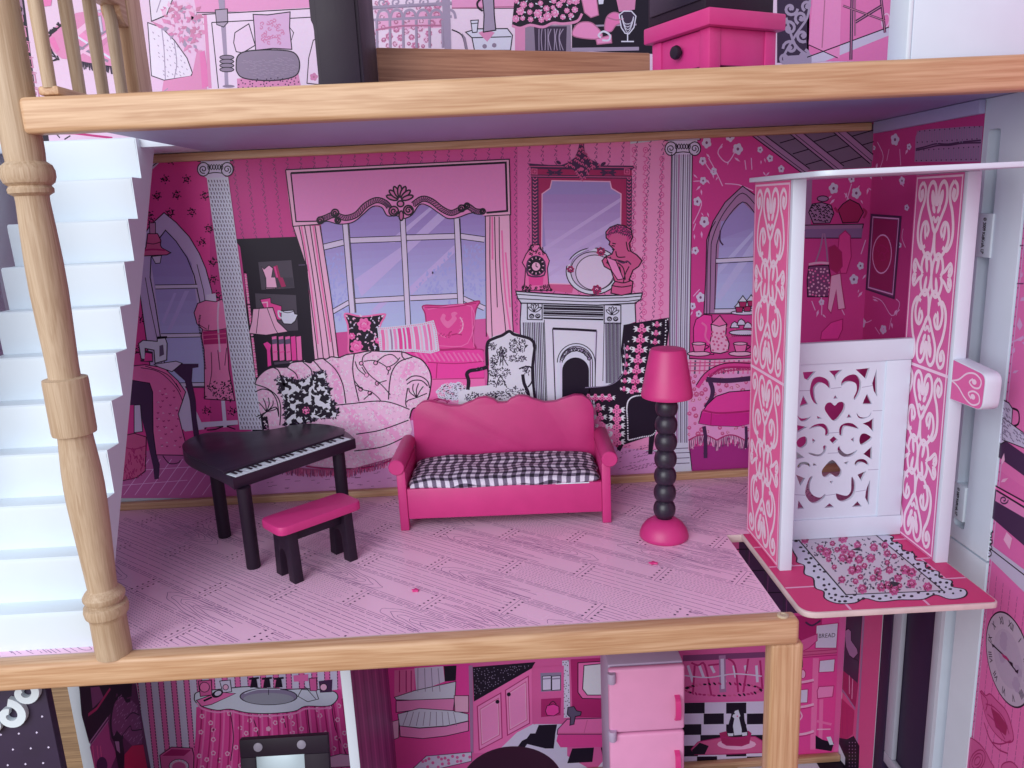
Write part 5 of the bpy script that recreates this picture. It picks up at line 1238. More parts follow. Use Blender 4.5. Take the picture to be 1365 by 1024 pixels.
# ---- lift floor: tiles and doily rug
fs = Sheet((0, 0, 0), (0, 0, 1), (1, 0, 0), BASEP, None, 1.0)
m = Motif(fs, 'printed_tiles', 0, 'K', 'pink printed tiles'); m.uv = True
m.f((210, 62, 122), round_poly([(.2312, -.1615), (.2306, -.3098), (.3836, -.3105), (.3828, -.1615)], [.001, .013, .005, .001], 8)); m.up()
for y in (-.192, -.232, -.270): m.l('P', .0020, [(.2315, y), (.3830, y)], False)
for x, y0, y1 in ((.268, -.3095, -.270), (.330, -.3095, -.270), (.300, -.270, -.232), (.252, -.232, -.192), (.366, -.27, -.232)): m.l('P', .0020, [(x, y0), (x, y1)], False)
m.done()
m = Motif(fs, 'printed_rug', 3, 'K', 'white doily rug print with black dots and roses')
sc_ = '180,112 165,150 185,190 185,208 215,222 215,255 250,272 258,310 292,325 296,352 345,372 415,370 455,352 515,365 590,358 640,358 690,355 735,338 790,355 840,350 860,335 850,316 800,305 800,282 752,270 748,246 700,234 693,208 656,200 648,172 604,160 600,138 562,125 566,106 500,98 300,106'
m.fl('W', 'K', 1.5, sc_, True); m.up(); rn = random.Random(6)
for x, y in m.inside('170,118 560,105 850,330 330,368', 230, 4, 17):
    if not (lambda x, y: (y > 118 - (x-190)*.05) and (y-118)*190-(x-190)*220 < 0 and (y-102)*265-(x-500)*220 > 0 and y < 338-(x-380)*.04)(x, y): m.e('K', x, y, rn.choice((5, 7, 8)), rn.choice((4, 5)), n=8)
m.up(); inn = '190,118 500,102 765,322 380,338'
m.fl((204, 198, 212), 'K', 1.7, inn); m.up()
for x, y in m.inside('205,122 495,108 745,318 385,330', 40, 3, 24): rose(m, x, y, rn.uniform(11, 21), 'd', 'R')
for x, y in m.inside('205,122 495,108 745,318 385,330', 130, 9, 11):
    for k in range(2): m.leaf('g' if rn.random() < .65 else 'K', x, y, rn.uniform(8, 16), rn.uniform(0, 6.28), .5)
for s_ in ('540,300 560,285 590,290 600,300 560,308', '400,160 430,150 445,165'): m.f('K', s_)
m.done()
# ---- printed plank floor
FS = Sheet((0, 0, 0), (0, 0, 1), (1, 0, 0), DECK, INKF, 1.3)
m = Motif(FS, 'printed_floor', 0, 'X', 'lilac pink floor print'); m.uv = True
m.f((232, 188, 218), [(-.4530, -.3060), (.2143, -.3060), (.2150, -.1622), (.4160, -.1602), (.4160, -.0004), (-.4530, -.0004)]); m.done()
m = Motif(FS, 'printed_planks', 1, 'X', 'fine dark wood grain lines printed on the pink floor', 'stuff'); m.uv = True
TH = math.radians(-38); D_ = Vector((math.cos(TH), math.sin(TH))); N_ = Vector((-D_.y, D_.x)); rn = random.Random(42)
def ok(p): return -.42 < p.x < (.214 if p.y < -.163 else .416) and -.3055 < p.y < -.009
GC = (112, 74, 124)
def seg(a, b, wd=.00046, c=GC):
    if ok(a) and ok(b) and (b-a).length > 1e-6:
        t = (b-a).normalized(); n_ = Vector((-t.y, t.x))*wd*.5
        m.poly(c, [tuple(a-n_), tuple(b-n_), tuple(b+n_), tuple(a+n_)])
PW, PL = .0285, .165
def pt(s_, t_): return D_*s_+N_*t_
for r_ in range(-17, 18):
    t0 = r_*PW; off = (r_*.37 % 1)*PL
    for c_ in range(-5, 6):
        s0 = c_*PL+off
        mid = pt(s0+PL/2, t0+PW/2)
        if not (-.52 < mid.x < .52 and -.42 < mid.y < .1): continue
        # long joint between boards and the butt joint with two rows of nail dots
        n = 18
        for i in range(n): seg(pt(s0+PL*i/n, t0), pt(s0+PL*(i+.8)/n, t0), .0005)
        seg(pt(s0, t0), pt(s0, t0+PW), .0004)
        for q in range(2):
            for j in range(5):
                p = pt(s0+(.0042 if q else -.0042), t0+PW*(.14+.18*j))
                if ok(p): m.poly((58, 36, 72), [(p.x+.00125*math.cos(a), p.y+.00115*math.sin(a)) for a in (0.3, 1.87, 3.44, 5.01)])
        kind = rn.random(); nl = rn.choice((5, 6, 7, 8)); fy = rn.uniform(.3, .7)
        def grain(t_, f_, amp, on, off, wd, lo=0.0, hi=1.0):
            s_ = s0+.003+lo*PL; e_ = s0+hi*PL-.003; ph = rn.uniform(0, 6)
            while s_ < e_:
                b = min(s_+on, e_); k = max(1, int((b-s_)/.004)); 
                for i in range(k):
                    a_, c2 = s_+(b-s_)*i/k, s_+(b-s_)*(i+1)/k
                    seg(pt(a_, t_+amp*math.sin(f_*a_+ph)), pt(c2, t_+amp*math.sin(f_*c2+ph)), wd)
                s_ = b+off*rn.uniform(.6, 1.4)
        if kind < .40:                                # long drawn grain
            for g_ in range(1, nl):
                t = t0+PW*(g_+rn.uniform(-.28, .28))/nl
                grain(t, rn.uniform(25, 70), rn.uniform(0, .0007), rn.uniform(.012, .05), .0016, rn.uniform(.00032, .0005))
        elif kind < .62:                              # rows of fine stipple
            for g_ in range(1, 11):
                grain(t0+PW*g_/11, 10, .0001, .0019, .0015, .00036, rn.uniform(0, .06), rn.uniform(.9, 1))
        else:                                         # cathedral grain: nested, wandering arches
            sp_ = s0+PL*rn.uniform(.25, .6); dr_ = rn.choice((-1, 1)); n_a = rn.choice((5, 6, 7))
            for g_ in range(n_a):
                hw_ = PW*(.06+.40*(g_+1)/n_a); prev = None; a0 = sp_+dr_*g_*.0105; w1, w2 = rn.uniform(0, 6), rn.uniform(5, 9)
                for i in range(31):
                    u_ = (i-15)/15
                    s_ = a0-dr_*.062*abs(u_)**1.7+.0016*math.sin(w2*u_+w1); t = t0+PW*fy+hw_*u_*(1-.25*abs(u_))*1.25+.0007*math.sin(13*u_+w1)
                    p = pt(s_, t)
                    okk = s0+.004 < s_ < s0+PL-.003 and t0+.0008 < t < t0+PW-.0008
                    if prev is not None and okk: seg(prev, p, rn.uniform(.00034, .0005))
                    prev = p if okk else None
            for tt in (.07, .15, .86, .94): grain(t0+PW*tt, 30, .0002, .02, .002, .0004)
m.done()
# ============================================================ PRINT ON THE BOTTOM FLOOR WALLS
LB = Sheet((0, 0, 0), (0, -1, 0), (1, 0, 0), LOWW)
w = Motif(LB, 'printed_wallpaper', 0, 'O', 'pink and white striped wallpaper print')
w.uv = True; w.f('h', [(-.4535, -.3995), (-.1590, -.3995), (-.1590, -.009), (-.4535, -.009)]); w.uv = False; w.up()
for i in range(17):
    x = 512+i*47; dx = 42*(1-i/20)
    if x > 1290: break
    w.f('w', [(x-16, 60), (x+8, 60), (x+8+dx, 470), (x-16+dx, 470)]); w.up(); w.dash('D', 1.3, [(x-18, 60), (x-18+dx, 470)], 7, 4); w.dash('D', 1.3, [(x+10, 60), (x+10+dx, 470)], 7, 4); w.base -= 1
w.done()
w = Motif(LB, 'printed_washbasin', 4, 'O', 'printed washbasin with white counter and magenta skirt')
w.f('M', '715,225 1240,160 1262,290 1300,420 1310,470 700,470 712,330'); w.up()
rn = random.Random(3)
for i, x in enumerate(range(735, 1290, 34)):
    w.l('m', 2.2, [(x, 235-(x-735)*.08), (x+8+.05*(x-1000), 330), (x+10+.12*(x-1000), 470)]); w.l('h', 2.6, [(x+14, 235-(x-735)*.08), (x+20+.05*(x-1000), 330), (x+24+.12*(x-1000), 470)])
for s_ in ('838,240 850,330 840,420', '1118,225 1130,330 1160,430', '915,250 940,330 930,440', '1030,250 1040,300', '1205,190 1220,300 1262,400'): w.l('K', 1.3, s_)
for x, y in w.inside('730,250 1240,190 1290,440 715,460', 70, 5, 24): w.flower(None or 'P', None, x, y, 9, 5); w.e('M', x, y, 5, n=7)
w.up(); w.fl('W', 'K', 1.5, '708,190 720,170 800,160 905,150 960,158 1050,160 1120,158 1200,165 1225,175 1228,195 1205,218 1165,222 1110,222 1070,240 980,248 900,245 838,232 790,236 735,222 712,205', True); w.l('p', 2.6, '716,210 740,232 790,244 838,240 900,254 980,257 1070,249 1112,231 1165,231 1208,226'); w.up()
w.e('G', 978, 186, 104, 30, 0, 28, 'K', 1.5); w.up(); w.e((140, 140, 156), 978, 194, 92, 21, 0, 24); w.l('W', 1.6, '890,175 940,160 1020,160'); w.l('K', 1, '978,160 978,180', False)
w.fl('h', 'K', 1.2, '715,200 800,170 858,175 770,215 735,222'); w.fl('d', 'K', 1.2, '722,130 770,126 772,180 730,186'); w.e('n', 745, 152, 18, 18, oc='K', ow=1.1); w.fl('w', 'K', 1.1, '800,130 838,126 844,168 812,172'); w.fl('W', 'K', 1.1, '1098,160 1150,165 1160,195 1120,205 1085,185'); w.f('D', '1160,130 1210,124 1208,170 1165,172'); w.f('h', '1068,110 1122,105 1122,130 1070,132'); w.up()
w.e('K', 792, 176, 22, 13, -.4); w.up(); w.e('w', 794, 174, 13, 8, -.4); w.l('K', 3, '742,202 772,188'); w.e('P', 1178, 152, 13, oc='K'); w.e('P', 822, 152, 10, oc='D'); w.l('K', 1, '1110,150 1150,195'); w.fl('d', 'K', 1, '1125,120 1152,118 1154,165 1130,165')
for cx in (925, 972, 1015): w.f('K', [(cx-8, 118), (cx+8, 116), (cx+14, 152), (cx-14, 154)]); w.l('K', 3.0, [(cx-18, 122), (cx+18, 118)], False)
w.done()
w = Motif(LB, 'printed_hamper', 6, 'O', 'pink printed hamper box')
w.fl('d', 'K', 1.3, '582,400 625,370 700,374 706,400 705,470 590,470'); w.f('m', '590,402 625,378 696,380 670,402'); w.up(); w.e('P', 652, 440, 36, 26, oc='K', ow=1)
w.up(); w.e('d', 652, 442, 25, 18)
for i in range(16):
    a = i*.4; w.e('W', 652+31*math.cos(a), 440+22*math.sin(a), 3, n=6)
w.done()
w = Motif(LB, 'printed_towels', 6, 'O'); w.fl('P', 'K', 1.2, '1180,410 1240,395 1290,400 1296,440 1180,445'); w.done()
# left side wall of the bathroom, dark reflective print
ls = Sheet((-.4540, 0, 0), (1, 0, 0), (0, 1, 0), LEFTW)
w = Motif(ls, 'printed_bedroom', 0, 'Z', 'dark plum print with a heart backed chair'); w.uv = True
w.f((86, 38, 78), [(-.1115, -.3995), (-.0008, -.3995), (-.0008, -.009), (-.1115, -.009)]); w.uv = False; w.up()
w.f('K', '715,200 1200,180 1195,330 1100,360 1060,300 1020,460 980,520 810,760 740,500'); w.f((150, 62, 118), '815,790 980,560 1000,720 1060,860 1000,1000 860,1000'); w.up()
w.l('x', 2.0, '810,755 980,520', False); w.l('x', 1.2, '825,770 985,550', False); w.f('q', '820,250 900,240 940,340 840,440'); w.l('R', 4, '800,500 880,440 1000,260', False)
for x in (860, 900, 930): w.l('r', 2.2, [(x, 980), (x-20, 780)], False)
ht = '1120,700 1035,720 1005,580 1030,400 1080,330 1120,320 1150,370 1185,360 1230,400 1265,520 1290,640 1290,760 1200,780'
w.f('q', ht); w.l('K', 5.0, ht.split(' 1230')[0]); rn = random.Random(4)
for x, y in w.inside(ht, 70, 3, 18): w.l('x', 1.1, [(x, y), (x+14, y-18)], False)
w.up(); w.f((170, 34, 78), '1130,860 1200,780 1300,770 1340,1000 1130,1000'); w.f('K', '1030,700 1060,640 1110,700 1130,860 1120,1000 1080,1000 1050,860'); w.f('x', '1042,740 1080,740 1090,850 1060,820'); w.l('K', 1.6, '1100,700 1180,600 1200,640 1290,630'); w.l('K', 1.6, '1140,540 1200,480 1260,500'); w.e((58, 28, 66), 925, 960, 50, 80); w.done()
# dividing wall, streaked plum reflection painted on its kitchen side
ds = Sheet((-.1490, 0, 0), (1, 0, 0), (0, 1, 0), DIV)
w = Motif(ds, 'printed_wallpaper', 0, 'X', 'streaked plum reflection painted on the board'); w.uv = True; w.f((132, 58, 112), [(-.1998, -.3915), (-.0006, -.3915), (-.0006, -.009), (-.1998, -.009)]); w.up()
for i in range(9):
    y = -.19+i*.021; w.f((156, 74, 132) if i % 2 else (112, 44, 98), [(y, -.3915), (y+.007, -.3915), (y+.007, -.009), (y, -.009)])
w.done()
# kitchen
w = Motif(LB, 'printed_wallpaper', 0, 'P', 'pink kitchen print'); w.uv = True
w.f('d', [(-.1488, -.3995), (.4160, -.3995), (.4160, -.009), (-.1488, -.009)]); w.done()
w = Motif(LB, 'printed_cabinets', 2, 'X', 'dark printed cabinet doors beside the shaft'); w.f('D', '985,640 1135,640 1120,812 1050,818 985,818'); w.up()
for i in range(5): w.l('k', 2.5, [(970+i*26, 700), (966+i*26, 818)], False); w.l('q', 1.0, [(974+i*26, 700), (970+i*26, 818)], False)
for y in (733, 762, 792): w.l('K', 1.6, [(960, y), (1120, y-5)], False)
w.done()
w = Motif(LB, 'printed_checker_floor', 2, 'P', 'black and white checker floor print')
w.f('w', '505,235 640,235 640,330 760,400 430,400 420,330'); w.f('w', '985,172 1340,165 1340,400 700,400 760,330'); w.up()
for q in ('555,238 610,236 605,262 545,263', '530,263 605,262 600,308 575,308 510,292', '655,308 720,305 715,348 640,352', '505,285 540,268 510,310 480,320', '740,305 770,300 780,345 750,350'): w.f('K', q)
for r_ in range(7):
    y = 172+r_*32
    for c_ in range(6):
        if (r_+c_) % 2 == 0:
            x = 990+c_*62-(r_*5 if c_ < 2 else 0); w.f('K', [(x, y), (x+60, y-1), (x+60, y+31), (x, y+32)])
w.done()
w = Motif(LB, 'printed_bathtub_steps', 5, 'P', 'printed round steps with white boards')
w.f('H', '105,60 350,50 355,340 230,335 170,367 110,367'); w.up(); w.f('M', '120,270 345,262 350,320 230,325 175,355 120,360'); w.f('n', '125,75 185,70 185,150 125,160'); w.f('w', '185,68 270,62 275,108 190,140'); w.f('K', '272,62 310,60 308,105 275,108')
w.up(); w.fl('W', 'K', 1.2, '125,155 185,135 308,108 305,160 230,165 130,162'); w.fl('p', 'K', 1.2, '130,165 305,158 300,195 210,190 130,200'); w.fl('W', 'K', 1.2, '135,205 200,188 300,195 345,205 345,225 280,240 200,246 140,240'); w.fl('p', 'K', 1.3, '140,240 200,247 280,241 346,226 346,255 280,270 210,278 142,272'); w.fl('P', 'K', 1.1, '108,230 138,222 138,275 112,285'); w.fl('P', 'K', 1.1, '303,150 346,150 346,200 305,198'); w.up()
for i in range(9): w.l('G', 1.0, [(150+i*20, 240), (165+i*17, 198)], False)
for i in range(4): w.l('G', 1.0, [(195+i*22, 138), (195+i*20, 68)], False)
for x in (140, 160, 175): w.l('m', 1.6, [(x, 75), (x, 140)], False)
w.fl('w', 'D', 1.2, '180,367 220,330 355,318 355,345 260,367'); rn = random.Random(2)
for x, y in w.inside('190,362 222,335 350,325 350,340 250,365', 26, 4, 9): w.e('d', x, y, 5, n=6)
w.f('x', '346,60 358,60 360,320 352,320'); w.done()
w = Motif(LB, 'printed_counter', 6, 'P', 'printed corner counter with black speckled top and pink doors')
w.f('K', '358,65 545,50 536,66 362,166'); w.f('h', '360,168 534,68 536,236 490,260 430,318 362,322'); w.up(); rn = random.Random(8)
for x, y in w.inside('362,70 535,58 362,155', 90, 3, 5): w.e('G', x, y, 1.6, n=5)
for q in ('372,182 442,142 446,276 378,312', '456,134 524,92 528,232 462,268'):
    w.fl('p', 'm', 1.6, q); c = S2(q); cx = sum(p[0] for p in c)/4; cy = sum(p[1] for p in c)/4; w.up(); w.l('r', 1.2, [((p[0]-cx)*.78+cx, (p[1]-cy)*.82+cy) for p in c], False, True); w.l('P', 1.0, [((p[0]-cx)*.72+cx, (p[1]-cy)*.76+cy) for p in c], False, True); w.base -= 1
w.up(2); w.e('K', 432, 168, 6); w.e('K', 466, 146, 6); w.l('K', 1.4, '362,166 536,66', False); w.f('d', '536,66 630,60 630,215 540,236'); w.up(); w.f('G', '560,82 622,80 622,135 562,138'); w.f('m', '562,160 622,156 620,208 562,214'); w.up()
for x in (566, 594): w.fl('w', 'K', 1.1, [(x, 92), (x+26, 90), (x+26, 132), (x, 134)]); w.l('G', 2.2, [(x, 100), (x+26, 98)], False)
w.fl('H', 'K', 1.1, '575,195 580,180 600,175 615,182 616,200 600,210 580,208'); w.l('K', 1.3, '585,178 597,166 608,176'); w.done()
w = Motif(LB, 'printed_stove', 7, 'P', 'pink printed stove with kettle spout')
w.f('w', '625,46 645,44 650,215 628,216'); rn = random.Random(3); w.up()
for x, y in w.inside('626,48 644,46 648,212 630,214', 36, 1, 6): w.e('K', x, y, 1.8, n=5)
w.f('m', '650,42 770,36 780,215 656,215'); w.fl('h', 'K', 1.4, '672,52 770,46 770,160 685,158 672,140'); w.up(); w.fl((196, 196, 208), 'K', 1.4, '690,60 770,52 770,148 700,148 686,130'); w.fl('h', 'D', 1.4, '640,220 800,215 800,265 610,265 612,250'); w.f('M', '612,266 800,266 800,302 620,304 608,285'); w.up(); w.l('r', 1.4, '615,262 800,262', False); w.l('r', 1, '700,222 690,262', False)
w.fl('g', 'K', 1.4, '642,185 660,182 668,195 682,198 680,208 664,212 660,235 648,238 650,215 640,205'); w.done()
w = Motif(LB, 'printed_dining_set', 5, 'P', 'printed chairs and table legs on a flowered rug')
w.f((196, 92, 150), '985,40 1230,25 1230,160 985,165'); w.f('q', '985,30 1230,20 1230,36 985,48'); w.up()
for i in range(7): w.l('w', 4.0, [(1000+i*34, 60), (1015+i*32, 110-(i % 3)*14)], False)
for s_ in ('1010,52 1030,60 1050,58 1070,150', '1120,40 1140,60 1150,140', '1180,40 1165,140', '1215,45 1222,130', '1020,60 1015,140', '1060,60 1100,55'): w.l('m', 3.0, s_)
w.up(); w.l('x', 10, '1102,30 1104,140', False); w.l('w', 5, '1102,40 1104,130', False); rn = random.Random(5)
for i in range(46):
    a = i*.14; w.e(rn.choice(('m', 'K', 'r')), 1105+112*math.cos(a), 132+18*math.sin(a), 6, 3, rn.random(), 7)
w.l('w', 2, '990,90 1060,96 1140,85 1220,92'); w.done()
w = Motif(LB, 'printed_cat', 6, 'P', 'black and white printed cat sitting in a pink basket')
w.fl('r', 'm', 1.5, '1010,310 1030,288 1100,275 1200,272 1222,285 1222,320 1100,325 1020,326'); w.f('K', '1012,312 1035,290 1062,300 1050,325 1015,326'); w.up(); w.e('P', 1145, 295, 58, 16); w.up(); w.fl('R', 'm', 1.4, '1095,262 1110,258 1180,256 1188,262 1182,292 1160,300 1115,298 1102,290'); w.up()
w.fl('K', 'K', 1, '1118,268 1122,235 1130,205 1125,178 1132,180 1142,186 1152,184 1164,174 1166,200 1168,225 1176,255 1176,268 1150,272', True); w.up(); w.f('W', '1140,195 1150,192 1156,210 1152,215 1160,250 1160,266 1138,268 1134,240 1138,218 1132,212'); w.up(); w.e('K', 1137, 203, 2.6); w.e('K', 1156, 201, 2.6); w.e('d', 1147, 211, 2.4); w.f('W', '1118,262 1136,262 1134,270 1120,270'); w.f('W', '1160,260 1176,258 1176,268 1162,270'); w.l('m', 2, '1100,272 1140,278 1184,270'); w.done()
# shelf right of the front post
w = Motif(LB, 'printed_pantry_shelf', 5, 'T', 'pink printed pantry shelves with a bread bin')
w.f('M', '-30,80 265,80 222,1000 -60,1000'); w.up(); w.f('r', '-30,300 250,285 246,318 -30,345'); w.f('n', '105,345 140,345 120,890 88,890'); w.f('m', '-30,90 160,100 150,250 -30,260'); w.up()
for y in (305, 325, 338): w.l('m', 1.3, [(-20, y+8), (248, y-12)], False)
for y0, y1 in ((485, 480), (632, 625), (795, 785)): w.l('P', 4, [(-20, y0+10), (60, y0), (110, y1-6)]); w.l('m', 1.2, [(-20, y0+22), (60, y0+12), (110, y1+6)])
w.fl('w', 'm', 1.3, '125,150 255,135 245,285 118,285'); w.fl('w', 'm', 1.2, '145,360 236,350 230,425 140,430'); w.fl('w', 'm', 1.2, '25,535 75,530 72,610 28,612'); w.fl('p', 'm', 1.3, '130,540 140,515 230,510 222,575 132,585'); w.l('n', 6, '155,590 148,870', False); w.l('n', 4, '128,720 215,740', False); w.fl('d', 'm', 1.3, '-10,300 30,240 90,215 130,200 130,240 80,285 30,310'); w.l('D', 3, '60,130 100,150 150,120'); w.l('P', 2, '130,770 210,768'); w.e('P', 45, 440, 16, 26, oc='m'); w.f('K', '25,360 45,358 45,400 30,400'); w.l('P', 2, '20,650 40,690 20,720')
w.f('K', '120,805 160,830 230,850 215,900 120,885'); w.f('W', '185,815 210,812 228,860 205,862'); w.up(); w.text('K', 'BREAD', 187, 222, (33, -2.0), (3, -36)); w.done()
# bottom floor right wall
lr = Sheet((.4166, 0, 0), (-1, 0, 0), (0, -1, 0), LOWR)
w = Motif(lr, 'printed_wallpaper', 0, 'X', 'rose printed wall'); w.uv = True; w.f((196, 78, 130), [(.0005, -.3995), (.0834, -.3995), (.0834, -.009), (.0005, -.009)]); w.done()
w = Motif(lr, 'printed_telephone_wall', 2, 'T', 'grey and plum print with a wall telephone')
w.f('k', '272,60 405,60 375,500 270,405 240,480 255,250'); w.f('x', '405,60 418,60 375,860 360,860 385,480'); w.f('R', '240,480 270,405 378,500 360,640 250,510'); w.f((168, 44, 98), '238,540 250,560 355,660 345,800 310,830 215,810'); w.f('K', '215,812 310,830 350,810 385,870 380,1010 250,1010'); w.up()
w.fl('x', 'K', 1.4, '295,185 318,170 335,185 335,240 370,290 376,320 350,350 325,330 305,280'); w.l('x', 4, '250,495 300,560 360,650', False); w.l('P', 2, '325,450 325,560', False); w.l('P', 2, '345,470 340,590', False); w.l('K', 2, '350,350 375,360 380,380'); w.f('W', '228,815 242,812 300,940 298,985 250,930')
for i in range(8):
    for j in range(3): w.e('x', 325+j*18, 850+i*20, 3.2, n=6)
for s_ in ('255,580 260,760', '280,600 285,800', '310,640 312,820'): w.l('m', 1.5, s_)
w.l('x', 1.4, '265,85 245,490 235,530 212,812', False); w.done()
# tiles of the bottom floor
tf = Sheet((0, 0, -.3925), (0, 0, 1), (1, 0, 0), LOWF)
w = Motif(tf, 'printed_tiles', 0, 'X', 'black and white tile print'); w.uv = True; w.f('W', [(-.465, -.3195), (.422, -.3195), (.422, -.0005), (-.465, -.0005)]); w.up()
for i in range(26):
    for j in range(9):
        if (i+j) % 2: x, y = -.465+i*.034, -.3195+j*.0353; w.f('K', [(x, y), (x+.034, y), (x+.034, y+.0353), (x, y+.0353)])
w.done()
# ============================================================ PRINT ON THE RIGHT WING
ws = Sheet(wo, wn, wd_, WING, None, 1.15)
w = Motif(ws, 'printed_wallpaper', 0, 'T', 'pink pin striped wallpaper with vines'); w.uv = True
w.f((214, 104, 168), [(.0008, -.42), (.299, -.42), (.299, .49), (.0008, .49)]); w.f((218, 112, 172), [(.0042, .085), (.299, .085), (.299, .49), (.0042, .49)]); w.up()
for i in range(26): w.dash('q', .0005, [(.004+i*.0115, -.42), (.004+i*.0115, -.004)], .004, .0012, False)
w.dash('K', .0010, [(.0022, -.41), (.0022, .48)], .0012, .0065, False); w.f('s', [(.0036, -.42), (.0050, -.42), (.0050, .49), (.0036, .49)])
w.uv = False; w.k('V')
for q in ('330,600 345,590 422,640 422,700 330,620',): pass
w.done()
w = Motif(ws, 'printed_shelves', 3, 'V', 'dark printed shelves with jug and border')
w.f('D', '332,415 345,418 440,485 440,560 330,480'); w.f('D', '318,575 345,590 440,650 440,800 312,690'); w.f('p', '330,595 440,650 440,740 325,640'); w.f('h', '318,580 345,592 440,648 440,660 330,598'); w.f('w', '300,775 440,880 440,960 296,820'); w.up()
w.l('K', 1.6, '318,578 440,645', False); w.l('K', 2, '330,598 440,665', False); w.l('K', 1.4, '300,790 440,898', False); w.f('D', '312,625 350,648 440,700 440,775 312,690')
w.fl('w', 'K', 1.3, '345,285 372,300 385,320 378,420 345,440 335,430'); w.l('K', 2.0, '385,318 405,330 405,370 382,380'); rn = random.Random(2); w.fl('w', 'K', 1, '352,350 420,400 440,430 440,460 350,425'); w.up()
for x, y in w.inside('345,300 380,320 375,415 340,430', 26, 3, 7)+w.inside('355,360 430,410 430,440 360,425', 26, 4, 7): w.l('G', 1.3, [(x-4, y-3), (x+3, y+4)], False)
for k in range(5): w.spiral('K', 1.4, 305+4*math.sin(k), 735+k*20, 13, k*1.2, 1.2)
w.spiral('D', 1.5, 355, 630, 16, 0, 1.3); w.leaf('P', 345, 570, 30, -.5, .4); w.leaf('P', 365, 740, 60, 1.4, .5); w.leaf('P', 350, 510, 40, -1.4, .3); w.done()
w = Motif(ws, 'printed_vine', 3, 'U', 'pale leaf vine print')
w.k((1200, 300, .1953))
for x, y, L_, a in ((820, 520, 60, -.6), (820, 720, 90, -1.6), (800, 790, 60, -.4), (770, 880, 50, -1.2), (830, 360, 40, -1.4), (770, 1010, 46, -.4), (835, 800, 50, .4)): w.leaf('s', x, y, L_, a, .45)
w.l('s', 1.6, '765,800 800,785 845,760'); w.l('q', 1.2, '800,400 845,400'); w.l('q', 1.2, '810,140 845,140'); w.done()
w = Motif(ws, 'printed_clock', 3, 'T', 'large round printed clock face with roman numerals'); cc_ = Vector(w.m((1270, 350))); rad = (Vector(w.m((1302, 108)))-cc_).length; w.uv = True
for rr, c in ((1.0, 'K'), (.965, (176, 160, 184)), (.62, (168, 152, 178))): w.f(c, [(cc_.x+rad*rr*math.cos(2*math.pi*i/48), cc_.y+rad*rr*math.sin(2*math.pi*i/48)) for i in range(48)]); w.up()
rn = random.Random(5)
for i in range(7): w.f((158, 140, 170), [(cc_.x+rad*.45*math.cos(i*2.1)+rad*.17*math.cos(t)*rn.uniform(.7, 1.1), cc_.y+rad*.4*math.sin(i*1.7)+rad*.13*math.sin(t)*rn.uniform(.7, 1.1)) for t in [.4*k for k in range(16)]])
w.up()
for i, t in enumerate(('XII', 'I', 'II', 'III', 'IIII', 'V', 'VI', 'VII', 'VIII', 'IX', 'X', 'XI')):
    a = math.pi/2-i*math.pi/6; o = Vector((math.cos(a), math.sin(a))); tt = Vector((math.sin(a), -math.cos(a))); s_ = rad*.235
    p = cc_+o*rad*.72; w.text('K', t, p.x, p.y, tuple(tt*s_*.8), tuple(o*s_))
w.uv = False; w.up(); w.l('K', 1.8, '1178,264 1215,298 1262,345 1300,395 1330,432', True); w.up(); w.f('K', '1176,258 1196,272 1184,284'); w.f('K', '1315,425 1338,415 1334,440'); w.f('m', '1235,318 1265,335 1285,362 1268,358 1245,340'); w.f('K', '1285,365 1302,375 1306,398 1290,385'); w.done()
w = Motif(ws, 'printed_roses', 3, 'T', 'large rose print below the clock')
for P, c in (('1110,545 1140,570 1165,560 1205,600 1260,660 1290,740 1305,830 1270,850 1220,820 1170,760 1135,680', 'd'), ('1010,880 1040,825 1080,840 1130,890 1165,960 1180,1010 1010,1010', 'd'), ('1240,980 1290,965 1330,1000 1330,1020 1240,1020', 'd')): w.fl(c, 'm', 1.2, P, True)
w.up(); w.f('R', '1170,640 1220,680 1270,750 1260,810 1200,760'); w.up()
for s_ in ('1140,620 1190,640 1250,710 1280,800', '1150,680 1200,730 1250,800', '1175,620 1185,690 1215,760 1255,830', '1105,545 1150,600 1140,660', '1130,730 1165,830 1215,890 1270,915', '1180,850 1230,860 1290,840'): w.l('m', 1.3, s_)
for r_ in (70, 48, 26): w.e(None, 1090, 960, r_*.6, r_, .4, 18, 'm', 1.2)
w.done()
# ============================================================ PRINT ON THE TOP FLOOR BACK WALL
UB = Sheet((0, 0, 0), (0, -1, 0), (1, 0, 0), UPW, None, 1.0, .25)
w = Motif(UB, 'printed_wallpaper', 0, 'L', 'pale pink bedroom print'); w.uv = True
w.f((222, 190, 216), [(-.559, .3962), (.619, .3962), (.619, .659), (-.559, .659)]); w.uv = False; w.up()
w.f((226, 146, 196), '770,-60 1500,-60 1500,20 800,50 780,30'); w.f((224, 180, 214), '600,-60 1420,-60 1420,300 600,360'); w.up(); w.k('X')
w.f((224, 128, 184), '255,-20 700,-20 700,12 262,16'); w.l('K', 1, '262,17 700,11', False); w.f((232, 206, 228), '500,12 700,12 705,80 500,80'); w.l('m', 1.4, '600,11 690,9', False)
w.done()
w = Motif(UB, 'printed_key_panel', 4, 'Y', 'black printed panel with greek key border')
w.f('K', '60,-40 160,-40 240,600 160,620'); w.up()
for k in range(6):
    y = 200+k*105-130; x = 110+k*22-20
    w.l('r', 1.4, [(x, y), (x+60, y+18), (x+70, y+75), (x+15, y+62), (x+12, y+25), (x+45, y+35), (x+48, y+55)], False); w.l('r', 1.1, [(x-10, y-14), (x+72, y+10)], False)
w.f('q', '80,-10 150,-10 165,100 100,130'); w.l('K', 2, '90,20 150,60 120,110'); w.done()
w = Motif(UB, 'printed_rug', 5, 'Y', 'pink plaid printed rug with black fringe')
rg = '300,290 370,190 520,90 700,60 790,140 840,420 840,470 500,410 420,400 340,330'
w.f('n', rg); w.up()
